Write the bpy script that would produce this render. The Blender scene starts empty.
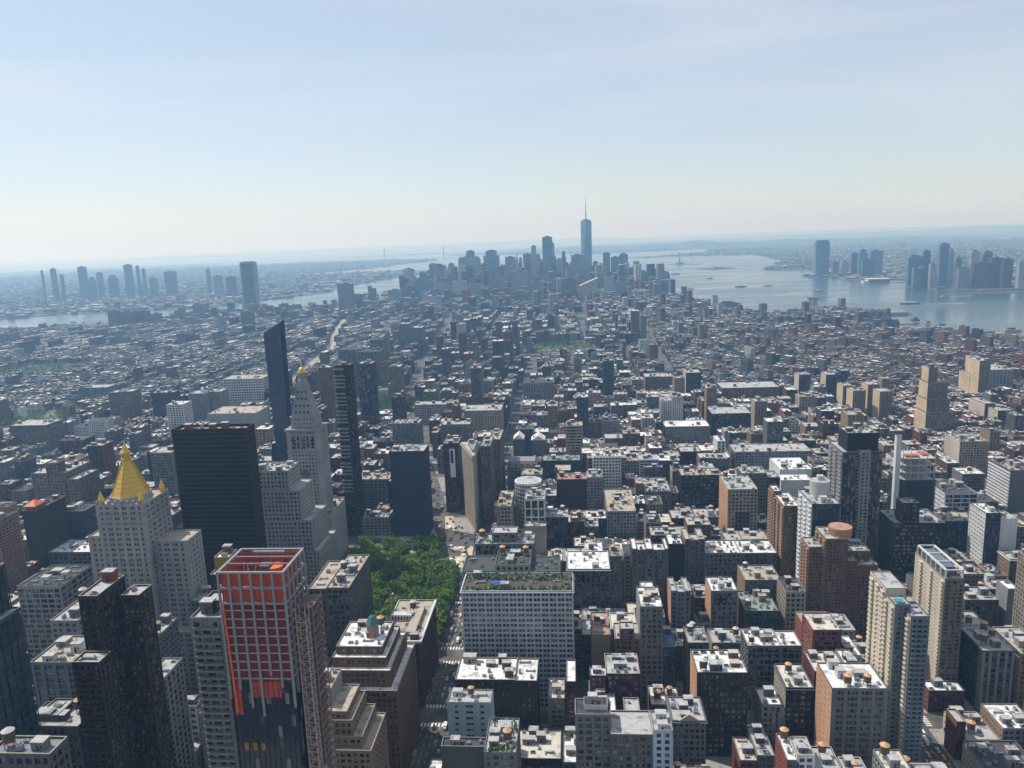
import bpy, bmesh, math, random
import numpy as np
from mathutils import Vector, Matrix
R = math.radians
scene = bpy.context.scene
# ------------------------------------------------------------------ camera
cam_d = bpy.data.cameras.new('camera'); cam = bpy.data.objects.new('camera', cam_d)
scene.collection.objects.link(cam); scene.camera = cam
CAM = Vector((27.96, 25.51, 337.48))
YAW, PITCH, ROLL, FPX = -0.0798571, 0.1876064, -0.0373683, 771.04
cam_d.sensor_width = 36.0; cam_d.lens = FPX / 1024 * 36.0
cam_d.clip_start = 1.0; cam_d.clip_end = 90000
_r = Vector((math.cos(YAW), -math.sin(YAW), 0)); _f = Vector((math.sin(YAW), math.cos(YAW), 0)); _u = Vector((0, 0, 1))
_F = _f * math.cos(PITCH) - _u * math.sin(PITCH); _U = _f * math.sin(PITCH) + _u * math.cos(PITCH)
_R2 = _r * math.cos(ROLL) + _U * math.sin(ROLL); _U2 = -_r * math.sin(ROLL) + _U * math.cos(ROLL)
_m = Matrix((( _R2.x, _U2.x, -_F.x), (_R2.y, _U2.y, -_F.y), (_R2.z, _U2.z, -_F.z)))
cam.matrix_world = Matrix.Translation(CAM) @ _m.to_4x4()
def proj(x, y, z):
    d = Vector((x, y, z)) - CAM; w = d.dot(_F)
    if w <= 1: return None
    return 512 + FPX * d.dot(_R2) / w, 384 - FPX * d.dot(_U2) / w
# ------------------------------------------------------------------ world, sun, exposure
SUN_ELEV, SUN_AZ = R(56), math.atan2(-0.90, 0.436)        # azimuth measured clockwise from +Y
world = bpy.data.worlds.new('World'); scene.world = world; world.use_nodes = True
wn = world.node_tree.nodes; wl = world.node_tree.links; wn.clear()
wo = wn.new('ShaderNodeOutputWorld'); bg = wn.new('ShaderNodeBackground'); sky = wn.new('ShaderNodeTexSky')
sky.sky_type = 'NISHITA'; sky.sun_disc = False; sky.sun_elevation = SUN_ELEV; sky.sun_rotation = SUN_AZ
sky.altitude = 300; sky.air_density = 1.0; sky.dust_density = 0.8; sky.ozone_density = 1.5
bg.inputs['Strength'].default_value = 0.135
# faint high cirrus, a smooth streaky veil over the sky
tc = wn.new('ShaderNodeTexCoord'); mp = wn.new('ShaderNodeMapping'); mp.inputs['Scale'].default_value = (1.2, 2.6, 9.0); mp.inputs['Rotation'].default_value = (0.1, 0.25, 0.5)
nz = wn.new('ShaderNodeTexNoise'); nz.inputs['Scale'].default_value = 1.3; nz.inputs['Detail'].default_value = 5; nz.inputs['Distortion'].default_value = .6
rp = wn.new('ShaderNodeValToRGB'); rp.color_ramp.elements[0].position = .42; rp.color_ramp.elements[1].position = .78
rp.color_ramp.elements[0].color = (.42, .42, .42, 1); rp.color_ramp.elements[1].color = (.72, .72, .72, 1)
mx = wn.new('ShaderNodeMixRGB'); mx.inputs['Color2'].default_value = (6.1, 6.6, 7.1, 1)
wl.new(tc.outputs['Generated'], mp.inputs['Vector']); wl.new(mp.outputs['Vector'], nz.inputs['Vector']); wl.new(nz.outputs['Fac'], rp.inputs['Fac'])
wl.new(rp.outputs['Color'], mx.inputs['Fac']); wl.new(sky.outputs['Color'], mx.inputs['Color1']); wl.new(mx.outputs['Color'], bg.inputs['Color'])
wl.new(bg.outputs['Background'], wo.inputs['Surface'])
sd = bpy.data.lights.new('sun', 'SUN'); sd.energy = 5.0; sd.angle = R(0.5); sd.color = (1, .955, .88)
so = bpy.data.objects.new('sun', sd); scene.collection.objects.link(so)
sdir = Vector((math.sin(SUN_AZ) * math.cos(SUN_ELEV), math.cos(SUN_AZ) * math.cos(SUN_ELEV), math.sin(SUN_ELEV)))
so.rotation_euler = (-sdir).to_track_quat('-Z', 'Y').to_euler(); so.location = (0, 0, 900)
scene.view_settings.view_transform = 'Standard'; scene.view_settings.look = 'None'
scene.view_settings.exposure = -0.10; scene.view_settings.gamma = 1.0; scene.view_settings.use_curve_mapping = False
scene.render.engine = 'CYCLES'
cy = scene.cycles
cy.use_denoising = True; cy.denoising_input_passes = 'RGB_ALBEDO_NORMAL'; cy.denoiser = 'OPENIMAGEDENOISE'
cy.max_bounces = 5; cy.diffuse_bounces = 3; cy.glossy_bounces = 2; cy.volume_bounces = 1; cy.transmission_bounces = 0
cy.volume_step_rate = 10; cy.use_adaptive_sampling = False
HAZE_DENSITY = 1.0e-4; HAZE_COLOR = (.33, .62, 1.0)
rng = random.Random(11)

# ------------------------------------------------------------------ measured plan, metres: x across, y ahead, z up
LAND = {
 'manhattan': [[-1502,-6109],[-1348,-120],[-1547,849],[-2195,1442],[-2429,2265],[-2550,2832],[-2645,3351],[-1602,3993],[-1192,4474],[-1096,4908],[-684,5645],[-352,5917],[85,5563],[386,4968],[611,4267],[416,4096],[645,3334],[785,3030],[1076,3166],[1200,2943],[901,2752],[1416,1857],[1413,1601],[1618,1143],[1902,-413],[2158,-6620]],
 'brooklyn': [[-3348,-7132],[-2496,-312],[-2776,802],[-3049,1730],[-3101,2781],[-3441,3481],[-2864,4182],[-2092,4356],[-1704,5396],[-1759,6191],[-1599,7296],[-1439,8400],[-1963,8998],[-3232,8676],[-2570,10440],[-2497,11876],[-2156,12827],[-2487,14295],[-3845,15700],[-7202,15490],[-7964,17734],[-13716,15054],[-39691,4465],[-51224,-9547],[-34073,-31782]],
 'new_jersey': [[3435,-7182],[3379,405],[2645,1903],[2382,2900],[2193,3938],[1890,4658],[1711,5067],[1597,5448],[1969,5908],[1619,6540],[2208,8263],[2433,10293],[1197,11131],[1532,11571],[2203,12450],[2402,13831],[5032,16050],[9446,20274],[7614,35765],[-1322,39699],[13824,64601],[48430,45693],[34056,-6715]],
 'staten': [[751,13677],[-2584,16907],[-1705,22981],[6137,34946],[9372,20233],[4924,16244]],
 'monmouth': [[-17024,29726],[-22807,36678],[-25777,48999],[3057,84026],[4184,40212]],
 'liberty': [[1372,8117],[1187,8015],[1043,8188],[1200,8339]],
 'ellis': [[1477,6969],[1256,6846],[1148,7041],[1406,7184]],
 'governors': [[-819,6585],[-1185,6636],[-874,7380],[-492,7909],[-571,7357]],
 'northport': [[1634,10865],[862,10691],[727,10934],[1438,11392]]}
# name, category, label, material, facade, volumes [x0,x1,y0,y1,top], options
BLD = [
 ["office_tower","tower","dark teal glass office tower standing lowest at the left edge","slate","G",[[-269.7,-219.1,300,322,206.1],[-222.7,-214.9,300,322,185.8]],{"gl":"gt"}],
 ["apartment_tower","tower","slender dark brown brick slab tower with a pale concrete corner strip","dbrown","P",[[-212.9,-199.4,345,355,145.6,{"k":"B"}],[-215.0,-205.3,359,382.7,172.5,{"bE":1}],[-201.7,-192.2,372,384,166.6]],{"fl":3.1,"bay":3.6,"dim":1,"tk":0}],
 ["office_building","building","low blue glass building with thin white fins beside the dark brown slab tower","blueg","V",[[-266.8,-240.2,385,413.3,121.5]],{"r":"rtan","bay":7}],
 ["domed_building","building","small building with a pale domed roof lantern near the left edge","beige","P",[[-408.8,-382.4,554,584,60.1]],{"dome":[36,605]}],
 ["office_building","building","wide grey loft block with broad paired windows left of the gilded pyramid tower","lgrey","P",[[-380.2,-347.1,523,561.5,99.2]],{"bay":6,"fl":4,"pw":0.9,"sh":1.1,"r":"rtar","cren":1}],
 ["loft_building","building","long grey building with white framed rooftop bays below the wide paired window block","lgrey","P",[[-302.2,-283.8,450,490,111.3]],{"r":"rlight"}],
 ["corner_building","building","old slate roofed building with a copper topped tank in the bottom left corner","dgrey","P",[[-188.1,-164.2,262,272.1,158.6]],{"tk":1,"r":"rcop"}],
 ["rooftop_building","building","low building carrying a square white roofed block above the bottom left corner","dgrey","P",[[-244.7,-215.0,345,365,111.4],[-238.6,-228.2,350,364,113.9,{"k":"X"}]],{"r":"rlight"}],
 ["office_building","building","pale ribbed stone building whose roof slopes up behind the dark brown slab tower","lgrey","V",[[-220.3,-209.1,405,433.2,96.2]],{"bay":5,"r":"rlight"}],
 ["loft_building","building","grey building with a light flat roof just behind the pale ribbed stone building","grey","P",[[-257.1,-246.9,470,498,88.0]],{"r":"rlight"}],
 ["apartment_tower","tower","grey apartment tower banded with balconies left of the red construction tower","grey","B",[[-126.5,-113.3,300,311.0,192.2],[-123.5,-114.7,306,315,196.5,{"k":"P","m":"slate"}]],{"fl":3.1,"bay":4,"r":"rlight"}],
 ["apartment_tower","tower","narrow maroon tower with a mustard upper wall behind the grey balcony tower","maroon","P",[[-192.2,-182.2,445,465,144.1],[-191.1,-181.7,450,462,152.8,{"k":"X","m":"mustard"}]],{"tk":0}],
 ["small_tower","tower","white narrow building with square black openings left of the grey balcony tower","white","P",[[-226.2,-216.9,455,467,49.9]],{"fl":4.2,"bay":5,"pw":1,"sh":1.7}],
 ["loft_building","building","cluttered low roof with a copper topped tank beneath the grey balcony tower","lgrey","P",[[-233.4,-213.2,442,451.7,27.1]],{"tk":1,"r":"rlight"}],
 ["office_building","building","low office building with a white roof deck in front of the black slab tower","grey","P",[[-250.3,-236.9,523,542.2,88.2]],{"r":"rlight"}],
 ["office_building","building","dark old office block with machinery crowded on its roof beside the park trees","dgrey","P",[[-162.4,-149.3,523,571.0,97.3],[-149.3,-132.7,523,580.5,98.1]],{"r":"rtan","bk":4,"tk":1,"fl":4}],
 ["red_brick_building","building","red brick block with a wide white cornice and roof court at the park corner","dred","P",[[-113.2,-84.3,523,585.9,57.5]],{"r":"rtan","cor":"white","deck":1,"fl":4.2,"win":1}],
 ["setback_tower","tower","brown stepped office tower with a green capped turret on top","brown","P",[[-124.5,-82.4,443,499,69.3],[-124.6,-87.1,448,496,79.6],[-124.4,-90.4,453,493,85.3],[-123.0,-93.8,458,490,89.9],[-107.0,-99.2,468,478,102.1,{"k":"X","turret":1}]],{"fl":3.7,"bay":3.2,"bk":2}],
 ["setback_tower","tower","tan stepped building with terraces descending to the avenue in front of the turreted tower","tan","P",[[-115.7,-84.3,388,422,68.9],[-113.9,-89.6,391,421,75.1],[-111.6,-95.0,393,421,83.4],[-111.4,-98.1,395,421,87.4],[-120.2,-108.3,402,422,96.6,{"k":"X","m":"lgrey"}]],{"fl":3.6,"bay":3.6,"r":"rtan"}],
 ["brick_building","building","low pale roofed building squeezed between the hoist mast and the turreted tower","tan","P",[[-157.9,-148.6,505,519,46.1]],{"r":"rtan"}],
 ["hotel_block","building","huge pale blue grey block with a rooftop garden and a full grid of paired windows","paleb","P",[[-53.0,25.0,523,552,95.6]],{"r":"rdeck","fl":3.85,"paired":1,"bay":5.4,"pw":1.1,"sh":1.5,"cor":"paleb","garden":1,"win":1}],
 ["brick_building","building","dark brick building with a bright cluttered white roof in front of the rooftop garden block","dbrown","P",[[-52.7,-13.5,478,505,55.5],[-13.5,0.7,478,505,55.0]],{"r":"rwhite","bk":4,"ac":8,"bW":1,"bN":0.6}],
 ["brick_building","building","pale blue painted building with few windows and a copper topped tank beside the avenue","ppaint","P",[[-52.7,-25.7,446,460,60.0]],{"r":"rlight","tk":1,"fl":4,"bay":8,"pw":4.5,"sh":2.3,"win":1}],
 ["low_building","building","low black roofed shed building under the pale blue painted one at the avenue","dgrey","X",[[-48.6,-23.7,400,408,63.6]],{"r":"rtar"}],
 ["brick_building","building","narrow roof carrying a large round tank with a copper lid and green terrace plants","grey","P",[[-23.9,-6.6,392,422,66.2]],{"r":"rlight","tk":2,"garden":1}],
 ["brick_building","building","brown fronted building with mixed black and cream flat roofs at the bottom edge","dbrown","P",[[-11.5,15.8,442,471.0,25.5]],{"r":"rcream","ac":6,"bk":2}],
 ["brick_building","building","white roofed walk-up with square skylights at the bottom edge","grey","P",[[16.4,33.3,442,472.7,23.2]],{"r":"rwhite","ac":3}],
 ["brick_building","building","maroon brick building wrapping a court above the white roofed walk-up","maroon","P",[[19.5,25.8,474,500,57.1],[34.8,46.2,474,484,61.4]],{"r":"rwhite"}],
 ["loft_building","building","grey eleven storey loft with an arched white penthouse at the bottom centre","grey","P",[[25.2,44.9,410,424.9,77.2],[30.2,43.5,415,423,79.4,{"k":"X","m":"white"}]],{"r":"rtar","fl":4}],
 ["long_building","building","long narrow building with a white strip roof running away behind the arched penthouse","brown","P",[[34.1,50.0,455,487.5,49.5]],{"r":"rwhite"}],
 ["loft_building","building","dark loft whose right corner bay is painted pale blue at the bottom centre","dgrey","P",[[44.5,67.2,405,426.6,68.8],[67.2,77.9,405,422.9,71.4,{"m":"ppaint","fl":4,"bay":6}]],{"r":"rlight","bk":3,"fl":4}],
 ["ornate_building","building","ornate grey stone building with a scrolled gable above its cornice","grey","P",[[82.2,102.0,442,466.2,52.3]],{"r":"rlight","gable":1,"bk":3,"cor":"grey"}],
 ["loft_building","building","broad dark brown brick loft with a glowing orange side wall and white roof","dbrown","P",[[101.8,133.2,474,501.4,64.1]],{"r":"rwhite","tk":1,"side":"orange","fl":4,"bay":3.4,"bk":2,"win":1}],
 ["side_building","building","blank brown walled building with a terracotta terrace right of the rooftop garden block","taupe","P",[[37.5,50.0,523,556.4,62.6]],{"bN":1,"r":"rterra","side":"beige"}],
 ["brick_building","building","tan brick building with a lower red wing in front of the slender grey tower","brown","P",[[44.9,66.3,474,498,62.9,{"m":"maroon"}],[53.4,70.6,523,545.6,59.7],[56.9,66.6,523,533,67.2]],{"r":"rlight","side":"tan"}],
 ["slender_tower","tower","slender grey tower with blank light flanks rising alone in the centre foreground","grey","P",[[70.8,86.4,523,553.7,83.7],[74.2,83.6,554,566,82.0,{"k":"X","m":"lgrey"}]],{"r":"rwhite","side":"lgrey","fl":3.9}],
 ["low_building","building","blue tinted low roof tucked behind the slender grey tower","slate","P",[[86.4,95.3,523,547,53.7]],{"r":"rblue"}],
 ["loft_building","building","dark grey block with tall arched top windows and white roof right of the garden block","dgrey","P",[[19.7,55.6,634,671.5,61.4]],{"r":"rwhite","ac":6,"arches":1,"cor":"white"}],
 ["loft_building","building","narrow grey loft joined to the right flank of the arched window block","dgrey","P",[[55.8,65.7,634,658,72.9]],{"r":"rlight"}],
 ["court_building","building","grey office block with two deep dark light courts in its front","dgrey","P",[[74.0,78.1,634,658,79.0],[85.5,91.3,634,658,78.9],[101.1,104.0,634,658,78.8],[78.1,85.5,634,648,78.1],[91.3,101.1,634,648,78.0]],{"r":"rwhite","fl":4,"courts":1}],
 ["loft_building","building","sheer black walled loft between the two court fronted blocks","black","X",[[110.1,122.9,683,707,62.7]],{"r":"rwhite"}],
 ["court_building","building","tall grey block with one deep dark court and a pinkish side wall","dgrey","P",[[124.6,129.0,683,709,67.3],[136.9,142.1,683,709,67.2],[129.0,136.9,683,697,66.3]],{"r":"rlight","side":"pink","courts":1}],
 ["loft_building","building","broad low block with a blank white roof right of the single court block","grey","P",[[142.3,173.7,683,712.7,53.9]],{"r":"rwhite","bay":4}],
 ["loft_building","building","low loft with a white roof full of ducts just right of the blank white roof","dgrey","P",[[173.7,205.0,683,712.6,53.7]],{"r":"rwhite","ac":8,"bay":4}],
 ["court_building","building","blue grey narrow loft with a central dark slot and orange side wall","bluegrey","P",[[102.1,106.8,603,629,56.6],[113.1,117.4,603,629,56.5],[106.8,113.1,603,618,55.7]],{"r":"rlight","side":"orange","courts":1}],
 ["loft_building","building","grey loft with a rounded tank hood and a brown side wall","grey","P",[[133.3,154.3,603,628.4,56.5]],{"r":"rwhite","side":"orange","tk":1,"arches":1}],
 ["loft_building","building","beige walled narrow loft behind the broad dark brown brick loft","dgrey","P",[[103.5,117.8,523,545.2,56.9]],{"r":"rlight","side":"tan","tk":2}],
 ["low_building","building","low building with a green roof terrace between two taller lofts","beige","P",[[122.6,133.6,603,619,29.1]],{"r":"rgreen"}],
 ["loft_building","building","low loft with a large light blue duct across its roof","grey","P",[[125.6,150.0,554,574.5,39.5]],{"r":"rlight","side":"tan","ac":5,"tk":1}],
 ["brick_building","building","dark fronted brick building with greenish raised roof and red flank","slate","P",[[160.0,186.3,603,637.9,39.5]],{"r":"rgreen2","side":"red"}],
 ["loft_building","building","dark loft with a brown side wall under the low roof full of ducts","dgrey","P",[[166.6,195.7,634,663.5,51.1]],{"r":"rtan","side":"tan","ac":4,"tk":1}],
 ["office_building","building","wide grey grid fronted block with white roof below the brown residential complex","grey","P",[[144.2,166.4,523,546.3,54.8],[166.4,180.5,523,543.4,54.9]],{"r":"rwhite","bay":5,"fl":4.4,"pw":0.7,"sh":0.9,"ac":5}],
 ["loft_building","building","very dark loft with a long sunlit roof and beige left flank","black","P",[[156.6,173.7,474,501.5,54.2]],{"r":"rcream","side":"beige","tk":1,"fl":4,"cor":"dgrey"}],
 ["low_building","building","low pale roofed building with a step in front of the wide grid fronted block","lgrey","P",[[142.2,154.5,474,492,42.3],[148.5,157.1,474,488,38.1]],{"r":"rwhite"}],
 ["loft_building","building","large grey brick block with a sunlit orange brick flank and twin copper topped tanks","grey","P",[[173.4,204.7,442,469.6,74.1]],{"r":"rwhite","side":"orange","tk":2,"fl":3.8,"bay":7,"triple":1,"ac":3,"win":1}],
 ["brick_building","building","bright white roofed building with a red flank at the bottom edge","dgrey","P",[[135.1,141.2,393,415.3,63.4]],{"r":"rwhite","side":"red"}],
 ["brick_building","building","white walled narrow building beside the maroon one at the bottom edge","white","P",[[140.1,149.2,393,408.6,66.4]],{"r":"rlight","bay":4}],
 ["brick_building","building","maroon building topped by a tank with an orange lid at the bottom edge","maroon","P",[[149.5,163.2,393,410.7,59.0]],{"r":"rlight","tk":1}],
 ["brick_building","building","small red fronted building beside the rubble filled lot at the bottom edge","red","P",[[122.1,132.6,442,464.4,26.4]],{"r":"rcream","bk":1}],
 ["brick_building","building","small grey building with open framed roof boxes next to the red fronted one","grey","P",[[132.0,142.4,442,469.6,29.9]],{"r":"rlight","bk":2}],
 ["tank_building","building","low roof at the bottom edge holding one big water tank with an orange lid","lgrey","P",[[186.4,199.9,393,413,56.2]],{"r":"rcream","tk":1}],
 ["apartment_tower","tower","brown brick apartment tower with sunlit zigzag balcony edge left of the round topped tower","brown","P",[[209.8,223.5,683,720.0,97.3],[209.1,215.3,714,731.0,100.5]],{"side":"pinkb","fl":2.9,"bay":3.2,"bk":1,"zig":1}],
 ["apartment_tower","tower","pale tower with white striped edges and a round concrete drum on top","slate","G",[[220.2,243.1,640,678,114.4],[225.9,242.1,658,658,127.1,{"drum":1}]],{"side":"white","gl":"gt","zig":1}],
 ["apartment_complex","tower","huge brown brick residential complex crowned by an orange ribbed drum","brown","P",[[209.4,220.1,609,629,90.4],[221.1,237.7,606,632,98.2],[239.5,247.1,609,631,78.6],[248.4,263.6,612,637.2,73.9],[227.1,243.7,609,609,104.3,{"drum":2}],[235.4,260.1,620,642,82.2]],{"side":"pinkb","fl":2.85,"bay":3.0,"zig":1,"garden":0}],
 ["glass_tower","tower","blue black glass tower with a light stone window strip on its front","slate","G",[[261.4,295.1,693,731,142.3],[266.3,292.4,697,721,158.3,{"k":"X","m":"black"}],[276.0,284.4,691.5,697.5,143.6,{"k":"P","m":"lgrey","fl":3.2,"bay":4.2}]],{"side":"lgrey","zig":1}],
 ["office_tower","tower","boxy black glass office building with a stepped black penthouse","black","R",[[303.6,346.2,683,717.4,80.7],[310.2,324.3,683,697,98.9,{"k":"R"}]],{"r":"rlight","side":"dgrey","fl":3.6}],
 ["construction_tower","tower","unfinished glass tower with bare upper floors and a white hoist on its left side","slate","G",[[342.7,374.3,764,796,92.8],[343.3,373.8,766,794,114.2,{"open":1}],[336.1,340.7,765,770,136.6,{"k":"X","m":"white"}]],{"gl":"gt"}],
 ["hotel_tower","building","broad cream brick building with many small windows and sunlit left flank","beige","P",[[515.7,550.8,1010,1050,61.9]],{"side":"cream","fl":3.2,"bay":3.4,"bk":3}],
 ["loft_building","building","pale blue factory building with wide paired windows behind the black glass box","paleb","P",[[398.4,430.2,795,839.3,68.3]],{"side":"white","bay":8,"fl":4.4,"pw":0.8,"sh":0.9}],
 ["loft_building","building","low dark block with rows of small white framed windows behind the black glass box","slate","P",[[381.6,419.7,764,796.9,50.7]],{"r":"rtan","bay":3.6,"tk":0}],
 ["narrow_tower","tower","narrow dark blue tower with a white stair wall right of the small windowed block","slate","P",[[396.1,409.0,714,742,77.5]],{"side":"white"}],
 ["blank_building","building","tall blank whitewashed party wall building at the right","white","X",[[409.5,424.1,714,736,71.7]],{"r":"rlight"}],
 ["office_building","building","grey building with a bold white striped flank near the right edge","dgrey","X",[[487.4,506.5,844,889,75.9]],{"side":"white","zig":2,"r":"rtan"}],
 ["brick_building","building","low maroon brick building below the striped flank at the right edge","maroon","P",[[508.8,528.7,875,915,41.9]],{"side":"red"}],
 ["apartment_tower","tower","taller beige balcony tower with a white roof truss right of the pool tower","taupe","P",[[278.7,291.8,538,584,96.7]],{"side":"cream","zig":1,"fl":2.9,"bay":4,"truss":1,"roofbox":1}],
 ["apartment_tower","tower","beige balcony tower with a small turquoise rooftop pool","bluegrey","B",[[214.8,225.1,442,460,119.0],[208.3,217.1,448,472,123.2,{"k":"P"}],[207.8,219.1,460,484,127.2,{"k":"P","m":"cream","bN":1}]],{"side":"cream","zig":1,"fl":3,"bay":4,"pool":1}],
 ["brick_building","building","low red brick building with a pale roof at the foot of the beige balcony tower","maroon","P",[[266.2,289.8,523,535.1,21.9]],{"r":"rwhite","side":"red"}],
 ["loft_building","building","black flanked loft with a white pilastered front and row of copper lidded tanks","dgrey","P",[[299.3,319.9,523,579.3,51.9]],{"r":"rlight","side":"black","front":"lgrey","tk":4,"fl":4,"bay":5.5,"ac":4}],
 ["row_building","building","red walled corner building first in the row beside the avenue","maroon","P",[[260.7,266.1,474,487.5,31.9]],{"side":"red","r":"rlight"}],
 ["row_building","building","cream walled row building with a busy grey roof beside the avenue","beige","P",[[266.9,287.2,474,502.9,19.7]],{"side":"cream","r":"rlight","ac":6,"bk":1}],
 ["row_building","building","low building with black tarred roof at the bottom right beside the avenue","dgrey","P",[[261.8,292.2,442,467.5,23.9]],{"side":"cream","r":"rtar"}],
 ["row_building","building","long strip of pale low roofs behind the busy grey roofed row building","lgrey","P",[[288.3,310.1,474,500.1,27.6]],{"r":"rwhite","side":"tan"}],
 ["brick_building","building","orange tan brick building cut by the right edge beside the white pilastered loft","tan","P",[[323.9,342.4,523,559.4,49.8]],{"side":"orange","r":"rlight"}],
 ["blank_building","building","pale wall slab rising behind the copper lidded tanks near the right edge","lgrey","X",[[357.5,365.6,603,619,57.9]],{"r":"rwhite"}],
 ["loft_building","building","dark loft with a long white parapet behind the copper lidded tanks","dgrey","P",[[326.5,351.6,603,625.4,48.8]],{"r":"rlight","tk":1}],
 ["brick_building","building","brown flanked low building with a white roof above the long white parapet loft","dgrey","P",[[412.0,425.8,750,766,22.7]],{"r":"rwhite","side":"tan"}],
 ["brick_building","building","tan flanked low building with a white cornice near the right edge","grey","P",[[406.6,423.3,690,710,43.9]],{"r":"rlight","side":"tan","cor":"white"}],
 ["loft_building","building","cream roofed low building right of the taller beige balcony tower","grey","P",[[339.4,355.7,634,653.2,55.9]],{"r":"rcream","side":"beige"}],
 ["office_building","building","grey stone building with arched top windows facing the park across the avenue","grey","P",[[-52.8,-5.5,603,624.0,97.0],[-39.3,-19.1,608,622,104.2]],{"r":"rlight","bay":6,"arches":1}],
 ["copper_roof_building","building","building with green copper roof trim directly behind the rooftop garden","beige","P",[[-56.5,-32.1,554,582,96.4],[-31.9,-6.1,554,582,101.0],[-6.3,15.7,554,580,96.2]],{"r":"rtar","cor":"copper","tk":2}],
 ["round_front_building","building","white modern building with a rounded balcony front and tall dark openings","white","P",[[-23.4,-2.3,764,794,77.7,{"bay":8,"fl":9,"pw":1.5,"sh":1.2}],[-35.5,-7.3,795,795,83.3,{"drum":3}],[-23.3,-1.4,748,763,55.3,{"k":"X","m":"beige"}]],{"side":"beige","r":"rlight"}],
 ["corner_building","building","pale corner building with an arched crown facing the square from the right","beige","P",[[-51.0,-36.8,764,810.6,70.6]],{"r":"rtan","side":"cream"}],
 ["office_building","building","blue grey office building with regular openings right of the round balcony front","slate","P",[[-2.8,20.3,764,788,58.4]],{"r":"rlight"}],
 ["loft_building","building","bright white fronted loft with a strong vertical rhythm right of centre","white","P",[[50.4,83.8,924,952,74.5]],{"r":"rcream","fl":3.9,"bay":3.6,"cor":"white"}],
 ["loft_building","building","dark maroon loft in front of the bright white fronted loft","dbrown","X",[[7.6,41.9,875,899,62.2]],{"r":"rterra"}],
 ["loft_building","building","grey narrow loft with a dense window grid below the dark maroon loft","lgrey","P",[[41.9,60.1,875,901,64.2]],{"r":"rlight"}],
 ["loft_building","building","black brick warehouse with a long flat cornice and sunlit tan penthouse","black","P",[[148.0,193.6,875,903,65.0]],{"r":"rtan","fl":4.2,"bay":4}],
 ["loft_building","building","cream stone building with a dark recessed centre and orange flank","beige","P",[[184.2,214.3,795,841.5,75.1]],{"side":"orange","r":"rlight","fl":3.7,"bay":4,"courtf":1}],
 ["office_building","building","grey ledged building right behind the cream stone one with recessed centre","grey","P",[[208.8,235.3,844,870,76.4],[235.4,249.2,844,868,71.6,{"m":"slate"}]],{"r":"rlight"}],
 ["loft_building","building","flat white vaulted roof shed behind the brown tower with zigzag edge","white","X",[[278.9,317.1,955,1006.2,45.4],[272.1,307.9,924,948,41.6]],{"r":"rwhite"}],
 ["loft_building","building","wide low grey block with a white rooftop duct above the avenue at right centre","lgrey","P",[[241.5,341.4,1036,1075.5,45.2]],{"r":"rlight","side":"tan"}],
 ["loft_building","building","low loft with a wide light duct and white parapet at centre","lgrey","P",[[60.7,90.7,795,865.7,52.7]],{"r":"rtan"}],
 ["loft_building","building","wide pale loft under a grass topped roof corner right of centre","grey","P",[[107.5,136.8,875,926.5,46.6]],{"r":"rlight","garden":1}],
 ["advert_building","building","narrow building with a tall white advertising banner beside the wedge building","maroon","P",[[-131.2,-112.7,926,956,93.3]],{"side":"grey","r":"rlight","banner":1}],
 ["loft_building","building","brown tall building directly right of the wedge building","brown","P",[[-80.1,-68.6,880,925,101.5]],{"side":"grey"}],
 ["loft_building","building","tall beige building ending the row right behind the wedge building","taupe","P",[[-74.4,-62.1,935,985,95.0]],{"r":"rlight"}],
 ["glass_tower","tower","dark glass office block with pale vertical mullions facing the square","slate","V",[[-179.0,-139.3,848,878,106.1]],{"r":"rlight","fl":3.8,"bay":3,"gl":"gl","thin":1}],
 ["slender_glass_tower","tower","slender bronze and white striped apartment tower beside the clock tower","dbrown","B",[[-234.6,-216.6,850,864,205.0]],{"fl":3.4,"bay":4,"pods":1}],
 ["stone_office_block","building","massive pale stone stepped block between the black slab tower and the clock tower","stone","P",[[-266.8,-232.1,683,713,135.6],[-267.9,-221.8,681,717,117.2],[-269.9,-212.4,679,723,89.0],[-272.0,-206.7,677,729,60.6]],{"r":"rlight","fl":4,"bay":3.6,"pw":1.5,"sh":1.8}],
 ["low_building","building","pale low annex at the foot of the clock tower beside the park","stone","X",[[-236.7,-223.0,764,814,63.9]],{"r":"rtan"}],
 ["loft_building","building","low grey building with dormers between the striped tower and the dark glass block","lgrey","P",[[-217.4,-184.8,850,876,27.8]],{"r":"rlight"}],
 ["office_building","building","stone office building with wide bays behind the low dormered one","grey","P",[[-240.3,-197.0,910,940,54.0]],{"r":"rtan","bay":5}],
 ["loft_building","building","narrow grey building rising behind the dark glass block","grey","P",[[-239.1,-198.7,1116,1144,73.4]],{"r":"rlight"}],
 ["loft_building","building","grey stone building with a colonnaded top above the dark park trees","stone","P",[[-262.9,-203.6,1390,1420,41.9]],{"r":"rlight","bay":4.5,"fl":4.2}],
 ["office_building","building","mid grey cornice building up the avenue behind the wedge building","taupe","P",[[-174.9,-130.0,1165,1191,58.5]],{"r":"rlight"}],
 ["office_building","building","beige broad stone building where the avenue darkens behind the wedge building","beige","P",[[-150.1,-89.3,1246,1291,61.3]],{"r":"rlight"}],
 ["apartment_tower","tower","tall pale brick apartment slab standing above the mid left rooftops","taupe","P",[[-851.6,-831.8,1400,1426,75.6],[-831.6,-803.9,1400,1426,77.0]],{"fl":2.9}],
 ["department_building","building","large white stone commercial building with tall window bays at mid left","white","P",[[-666.2,-586.2,1490,1535,80.9]],{"r":"rtan","fl":5,"bay":5,"pw":1.1,"cor":"white"}],
 ["office_building","building","bulky low pale building with cluttered rooftop right below the white stone one","stone","X",[[-581.8,-497.5,1240,1300,66.0]],{"r":"rtan","ac":8}],
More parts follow.
